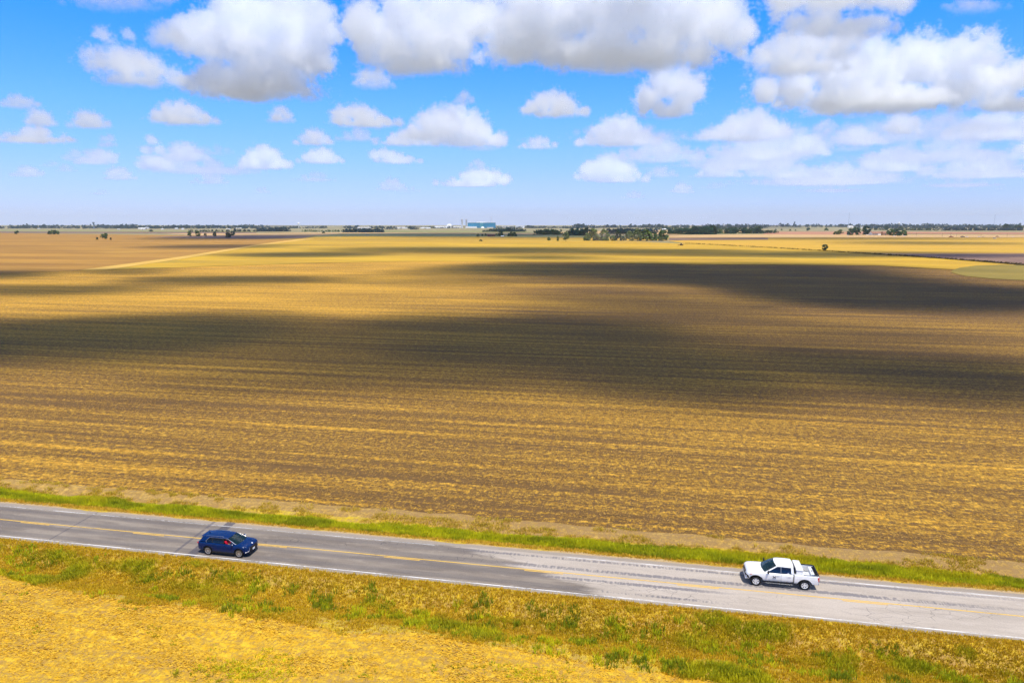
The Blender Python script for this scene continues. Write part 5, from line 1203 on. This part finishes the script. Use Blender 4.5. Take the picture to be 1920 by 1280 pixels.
RC = random.Random(12)
ALT = 1250.0
def cumulus(x0, x1, y0, y1, lumps, strength=1.0, seed=None, depth=.55, thin=1.0, amp=1.5):
    """a cloud over the plain, sized and placed from where the photograph shows it; lumps = [(x, y, r)] in photo pixels"""
    d = ray((x0 + x1) / 2, y1); k = (ALT - H) / d[2]; P = d * k + np.array((0, 0, H)); m = k / F
    el = d[2] / math.hypot(d[0], d[1])
    cx = (x0 + x1) / 2; bl = []
    for (x, y, r, *sq) in lumps:
        s = sq[0] if sq else 1.0
        bl.append(((x - cx) * m, RC.uniform(-.25, .25) * depth * (x1 - x0) * m * .6, (y1 - y) * m * (1 - el * .3), r * m, r * m * (1.15 + depth), r * m * s))
    w_ = (x1 - x0) * m; hh_ = (y1 - max(y0, -40)) * m; lx = [b[0] for b in bl]; mid = (min(lx) + max(lx)) / 2
    bl.append((mid, 0.0, .10 * hh_, max(.40 * w_, 60), max(.22 * w_ * (.6 + depth), 60), max(.22 * hh_, 45)))
    pad = 1.25
    mn = tuple(min(b[i] - b[i + 3] * pad for b in bl) for i in range(2)) + (-30.0,); mx = tuple(max(b[i] + b[i + 3] * pad for b in bl) for i in range(3))
    vox = max(k * .0015, 8); rm = sorted(b[3] for b in bl)[len(bl) // 2]
    cloud(tuple(P), bl, mn, mx, vox, 3.0 / max(rm, 60), -20.0, strength, 5.5, amp, seed or RC.random() * 9)

def heap(x0, x1, y0, y1, n=9, peak=.5, strength=1.0, **kw):
    """lumps of an ordinary fair-weather cumulus: low at the ends, heaped near peak"""
    w_ = x1 - x0; h_ = y1 - y0; L_ = []
    for i in range(n):
        t = (i + .5) / n + RC.uniform(-.04, .04); env = max(.22, 1 - (abs(t - peak) / max(peak, 1 - peak)) ** 1.5)
        r = min(max(h_ * .46 * env, h_ * .2), w_ * .24); r *= RC.uniform(.85, 1.15)
        L_.append((x0 + w_ * (.07 + .86 * t), y1 - max(r * .55, h_ * env - r * 1.05), r * 1.12, .9))
        if env > .6: L_.append((x0 + w_ * (.07 + .86 * t) + RC.uniform(-.05, .05) * w_, y1 - h_ * .22, h_ * .3, .8))
    cumulus(x0, x1, y0, y1, L_, strength, **kw)

# the big ones at the top, puff by puff
cumulus(325, 655, 0, 185, [(470, 35, 62), (540, 40, 70), (600, 45, 52), (430, 75, 58), (390, 85, 48), (500, 95, 75), (575, 100, 62), (350, 150, 30), (400, 140, 48), (470, 150, 50), (540, 150, 45), (425, 165, 26)], 1.0, 1.3)
cumulus(160, 338, 70, 160, [(190, 115, 30), (235, 118, 40), (285, 130, 36), (320, 145, 24), (212, 70, 20), (240, 62, 14), (255, 140, 26)], .8, 2.1)
heap(275, 360, 36, 90, 6, .5, .75, seed=3.3)
cumulus(652, 945, -20, 135, [(700, 55, 55), (760, 25, 60), (830, 15, 68), (900, 30, 55), (740, 85, 55), (800, 85, 55), (850, 75, 50), (690, 95, 38), (780, 115, 30), (830, 118, 22)], 1.0, 4.2)
heap(655, 752, 122, 166, 6, .45, .7, seed=4.9)
cumulus(920, 1412, -70, 122, [(960, 60, 60), (1010, 20, 90), (1090, -20, 100), (1180, -20, 105), (1270, 0, 95), (1345, 40, 62), (1380, 62, 34), (975, 90, 42), (1050, 90, 50), (1140, 95, 45), (1230, 85, 50), (1310, 75, 40), (1360, 78, 26)], 1.05, 5.4)
cumulus(1425, 1715, -60, 62, [(1470, -5, 50), (1530, -15, 65), (1600, -20, 65), (1660, -12, 45), (1560, 30, 38), (1500, 35, 28), (1695, 5, 22)], .9, 6.1)
cumulus(1375, 1625, 45, 138, [(1420, 110, 28), (1460, 95, 40), (1520, 85, 44), (1580, 75, 38), (1605, 70, 26), (1500, 115, 26), (1390, 100, 16)], .9, 7.7)
cumulus(1385, 1840, 68, 205, [(1430, 165, 34), (1490, 155, 44), (1560, 140, 52), (1640, 120, 60), (1720, 115, 62), (1785, 115, 48), (1815, 125, 28), (1500, 180, 26), (1600, 175, 34), (1690, 170, 38), (1770, 170, 30)], 1.0, 8.6)
cumulus(1765, 2060, 105, 205, [(1800, 170, 34), (1850, 150, 45), (1910, 140, 52), (1980, 140, 50), (2030, 160, 36), (1880, 180, 28)], .95, 9.2)
heap(1752, 1905, -12, 20, 7, .4, .55, seed=10.3); heap(90, 345, -34, 10, 9, .7, .6, seed=11.3); heap(1278, 1340, 104, 134, 5, .6, .55, seed=12.8); heap(1362, 1412, 90, 112, 4, .5, .4, seed=12.1)
cumulus(1183, 1327, 128, 220, [(1215, 185, 32), (1245, 160, 38), (1285, 158, 36), (1305, 175, 24), (1235, 200, 24), (1275, 198, 26), (1205, 205, 18)], 1.0, 13.5)
for (x0, x1, y0, y1, n, pk, st) in ((965, 1118, 163, 219, 8, .45, .9), (1065, 1256, 213, 273, 9, .5, .95), (958, 1049, 252, 279, 6, .6, .75), (267, 428, 184, 233, 9, .45, .95), (500, 556, 194, 230, 5, .5, .75), (545, 634, 236, 272, 6, .5, .85), (606, 765, 190, 238, 8, .35, .8),
                                    (840, 892, 168, 197, 4, .6, .55), (687, 806, 276, 306, 7, .25, .7), (434, 556, 266, 317, 8, .5, .7), (550, 656, 272, 306, 7, .5, .75), (262, 320, 252, 318, 5, .5, .5), (300, 412, 262, 302, 7, .4, .5), (114, 224, 204, 240, 7, .5, .75), (40, 108, 199, 237, 5, .5, .7), (-20, 90, 173, 202, 7, .5, .65),
                                    (-30, 147, 231, 267, 9, .55, .8), (185, 223, 247, 277, 4, .5, .45), (12, 86, 307, 331, 6, .6, .4), (188, 262, 309, 337, 6, .5, .4), (130, 232, 276, 308, 6, .65, .5), (805, 964, 311, 349, 9, .65, .6), (1064, 1228, 284, 341, 9, .45, .5), (1290, 1492, 199, 264, 9, .6, .6), (1468, 1562, 246, 292, 6, .5, .7),
                                    (1562, 1672, 234, 272, 7, .35, .75), (1652, 1732, 204, 252, 6, .45, .7), (1300, 1400, 285, 332, 7, .5, .35), (1390, 1562, 292, 334, 9, .4, .3), (1798, 1892, 286, 322, 7, .55, .45), (1604, 1762, 274, 322, 9, .35, .4), (1720, 2000, 196, 262, 9, .6, .45), (1250, 1307, 339, 362, 5, .5, .3), (1160, 1217, 355, 371, 5, .5, .22), (698, 772, 330, 357, 6, .5, .25), (868, 922, 295, 318, 5, .5, .35),
                                    (1515, 1582, 219, 252, 5, .5, .45), (1150, 1300, 252, 305, 8, .6, .3), (1700, 1900, 330, 350, 8, .5, .18), (350, 440, 318, 345, 6, .5, .22), (1550, 1595, 323, 345, 4, .5, .3), (540, 640, 318, 340, 6, .5, .2), (96, 152, 305, 322, 5, .5, .25), (470, 512, 347, 362, 4, .5, .22), (740, 860, 196, 262, 8, .75, .75), (800, 952, 194, 274, 9, .4, .95), (690, 830, 236, 272, 7, .6, .8),
                                    (1880, 2020, 240, 300, 7, .5, .4), (1480, 1640, 340, 360, 7, .5, .15), (1300, 1400, 262, 290, 6, .5, .35)):
    heap(x0, x1, y0, y1, n, pk, min(1.0, st * 1.25))

# ragged scraps low over the horizon, denser to the right
for i in range(46):
    x = RC.uniform(-20, 1940) if i % 2 else RC.uniform(1150, 1940); y = RC.uniform(262, 366); wd_ = RC.uniform(28, 110) * (.6 + (366 - y) / 150); hh_ = wd_ * RC.uniform(.16, .32)
    heap(x - wd_ / 2, x + wd_ / 2, y - hh_, y, 5, RC.uniform(.3, .7), RC.uniform(.22, .62) * (1 - (y - 262) / 170), amp=1.8)

# broad thin veils in the hazy right half
for (x0, x1, y0, y1) in ((1040, 1330, 225, 262), (1290, 1560, 232, 300), (1480, 1800, 215, 268), (1560, 1930, 250, 300), (1280, 1500, 268, 318), (1640, 1960, 205, 250), (1700, 1980, 285, 332), (1380, 1720, 300, 345), (250, 520, 285, 325)):
    heap(x0, x1, y0, y1, 9, RC.uniform(.3, .7), RC.uniform(.16, .30), amp=2.3, depth=.9)

# the clouds overhead, out of the picture, whose shadows lie on the fields
def overhead(ells, thick, dens, nscale, amp, alt, vox=None, seed=0.0, soft=1.6):
    bl = []
    for (x0, x1, y0, y1) in ells:
        a = gp((x0 + x1) / 2, y0)[1]; b = gp((x0 + x1) / 2, y1)[1]; Y = (a + b) / 2; m = (Y * CT + H * ST) / F
        bl.append((((x0 + x1) / 2 - 960) * m, Y, 0.0, (x1 - x0) / 2 * m * 1.1, max((a - b) / 2, 8) * 1.15, thick))
    s = SUN / SUN[2] * alt
    mn = tuple(min(b[i] - b[i + 3] * 1.35 for b in bl) for i in range(3)); mx = tuple(max(b[i] + b[i + 3] * 1.35 for b in bl) for i in range(3))
    cloud(tuple(s), bl, mn, mx, vox or max(b[4] for b in bl) / 14, nscale, mn[2] - 1e3, dens * 2.05, soft, amp, seed, 1 / 60., 0.0)
overhead([(330, 1500, 592, 735), (820, 1560, 640, 760), (-300, 800, 588, 690), (-500, 260, 605, 725), (1300, 2100, 655, 745)], 62, 1.7, .012, 2.1, 900, 7, 1.5)
overhead([(680, 1780, 492, 522), (1000, 1790, 498, 548), (1250, 1990, 530, 578)], 80, 2.0, .006, 1.6, 1000, 12, 2.5)
overhead([(560, 1250, 520, 534), (900, 1560, 535, 650), (1150, 1960, 590, 690)], 70, .42, .006, 1.0, 1000, 10, 2.9)
overhead([(1500, 2500, 535, 565)], 60, .9, .008, 1.2, 950, 12, 3.1)
overhead([(-400, 150, 508, 530), (120, 360, 503, 516), (180, 620, 517, 532), (-300, 300, 534, 552)], 60, 1.2, .008, 1.9, 1000, 14, 4.4)
overhead([(600, 1330, 463, 475), (1100, 1960, 471, 484), (960, 1500, 466, 477)], 90, .9, .0035, 1.2, 1200, 24, 5.2)
overhead([(380, 760, 473, 483), (880, 1140, 479, 486)], 80, .8, .004, 1.2, 1200, 22, 6.7)
overhead([(270, 560, 458, 468)], 80, .5, .004, 1.2, 1200, 22, 7.7)
overhead([(480, 1280, 437, 446), (300, 620, 442, 450)], 140, .5, .0016, 1.2, 1300, 50, 8.8)
overhead([(1255, 1900, 445, 451), (1500, 2000, 452, 460)], 120, .35, .002, 1.3, 1300, 40, 9.9)

DUSTM = bpy.data.materials.new('dust'); DUSTM.use_nodes = True
_t = DUSTM.node_tree; _t.nodes.clear(); _o = _t.nodes.new('ShaderNodeOutputMaterial'); _v = _t.nodes.new('ShaderNodeVolumePrincipled'); _t.links.new(_v.outputs[0], _o.inputs[1])
_v.inputs['Color'].default_value = (0.92, 0.80, 0.66, 1); _v.inputs['Density'].default_value = 0.0022
P, m = at(1225, 457.5)
cloud(tuple(P), [(40, 0, 2, 26, 16, 3), (5, 10, 3, 34, 22, 6), (-35, 30, 6, 36, 30, 10), (-70, 50, 10, 34, 36, 14)], (-120, -40, 0), (75, 100, 30), 4, .05, -5, 1.0, 1.2, 1.3, 3.7, .2, 0, 'dust', DUSTM)

# ------------------------------------------------------------------ the air over the plain
b = MB(); b.box((-13500, -1200, -2.0), (13500, 12600, 175.0))
hz = MB(); hz.v, hz.f, hz.m = b.v, b.f, b.m
HM = bpy.data.materials.new('air'); HM.use_nodes = True; _t = HM.node_tree; _t.nodes.clear(); _o = _t.nodes.new('ShaderNodeOutputMaterial'); _v = _t.nodes.new('ShaderNodeVolumePrincipled'); _t.links.new(_v.outputs[0], _o.inputs[1])
_v.inputs['Color'].default_value = (0.76, 0.88, 1.0, 1); _v.inputs['Density'].default_value = 3.0e-5; _v.inputs['Anisotropy'].default_value = 0.0
tag(hz.build('haze', HM), kind='stuff')
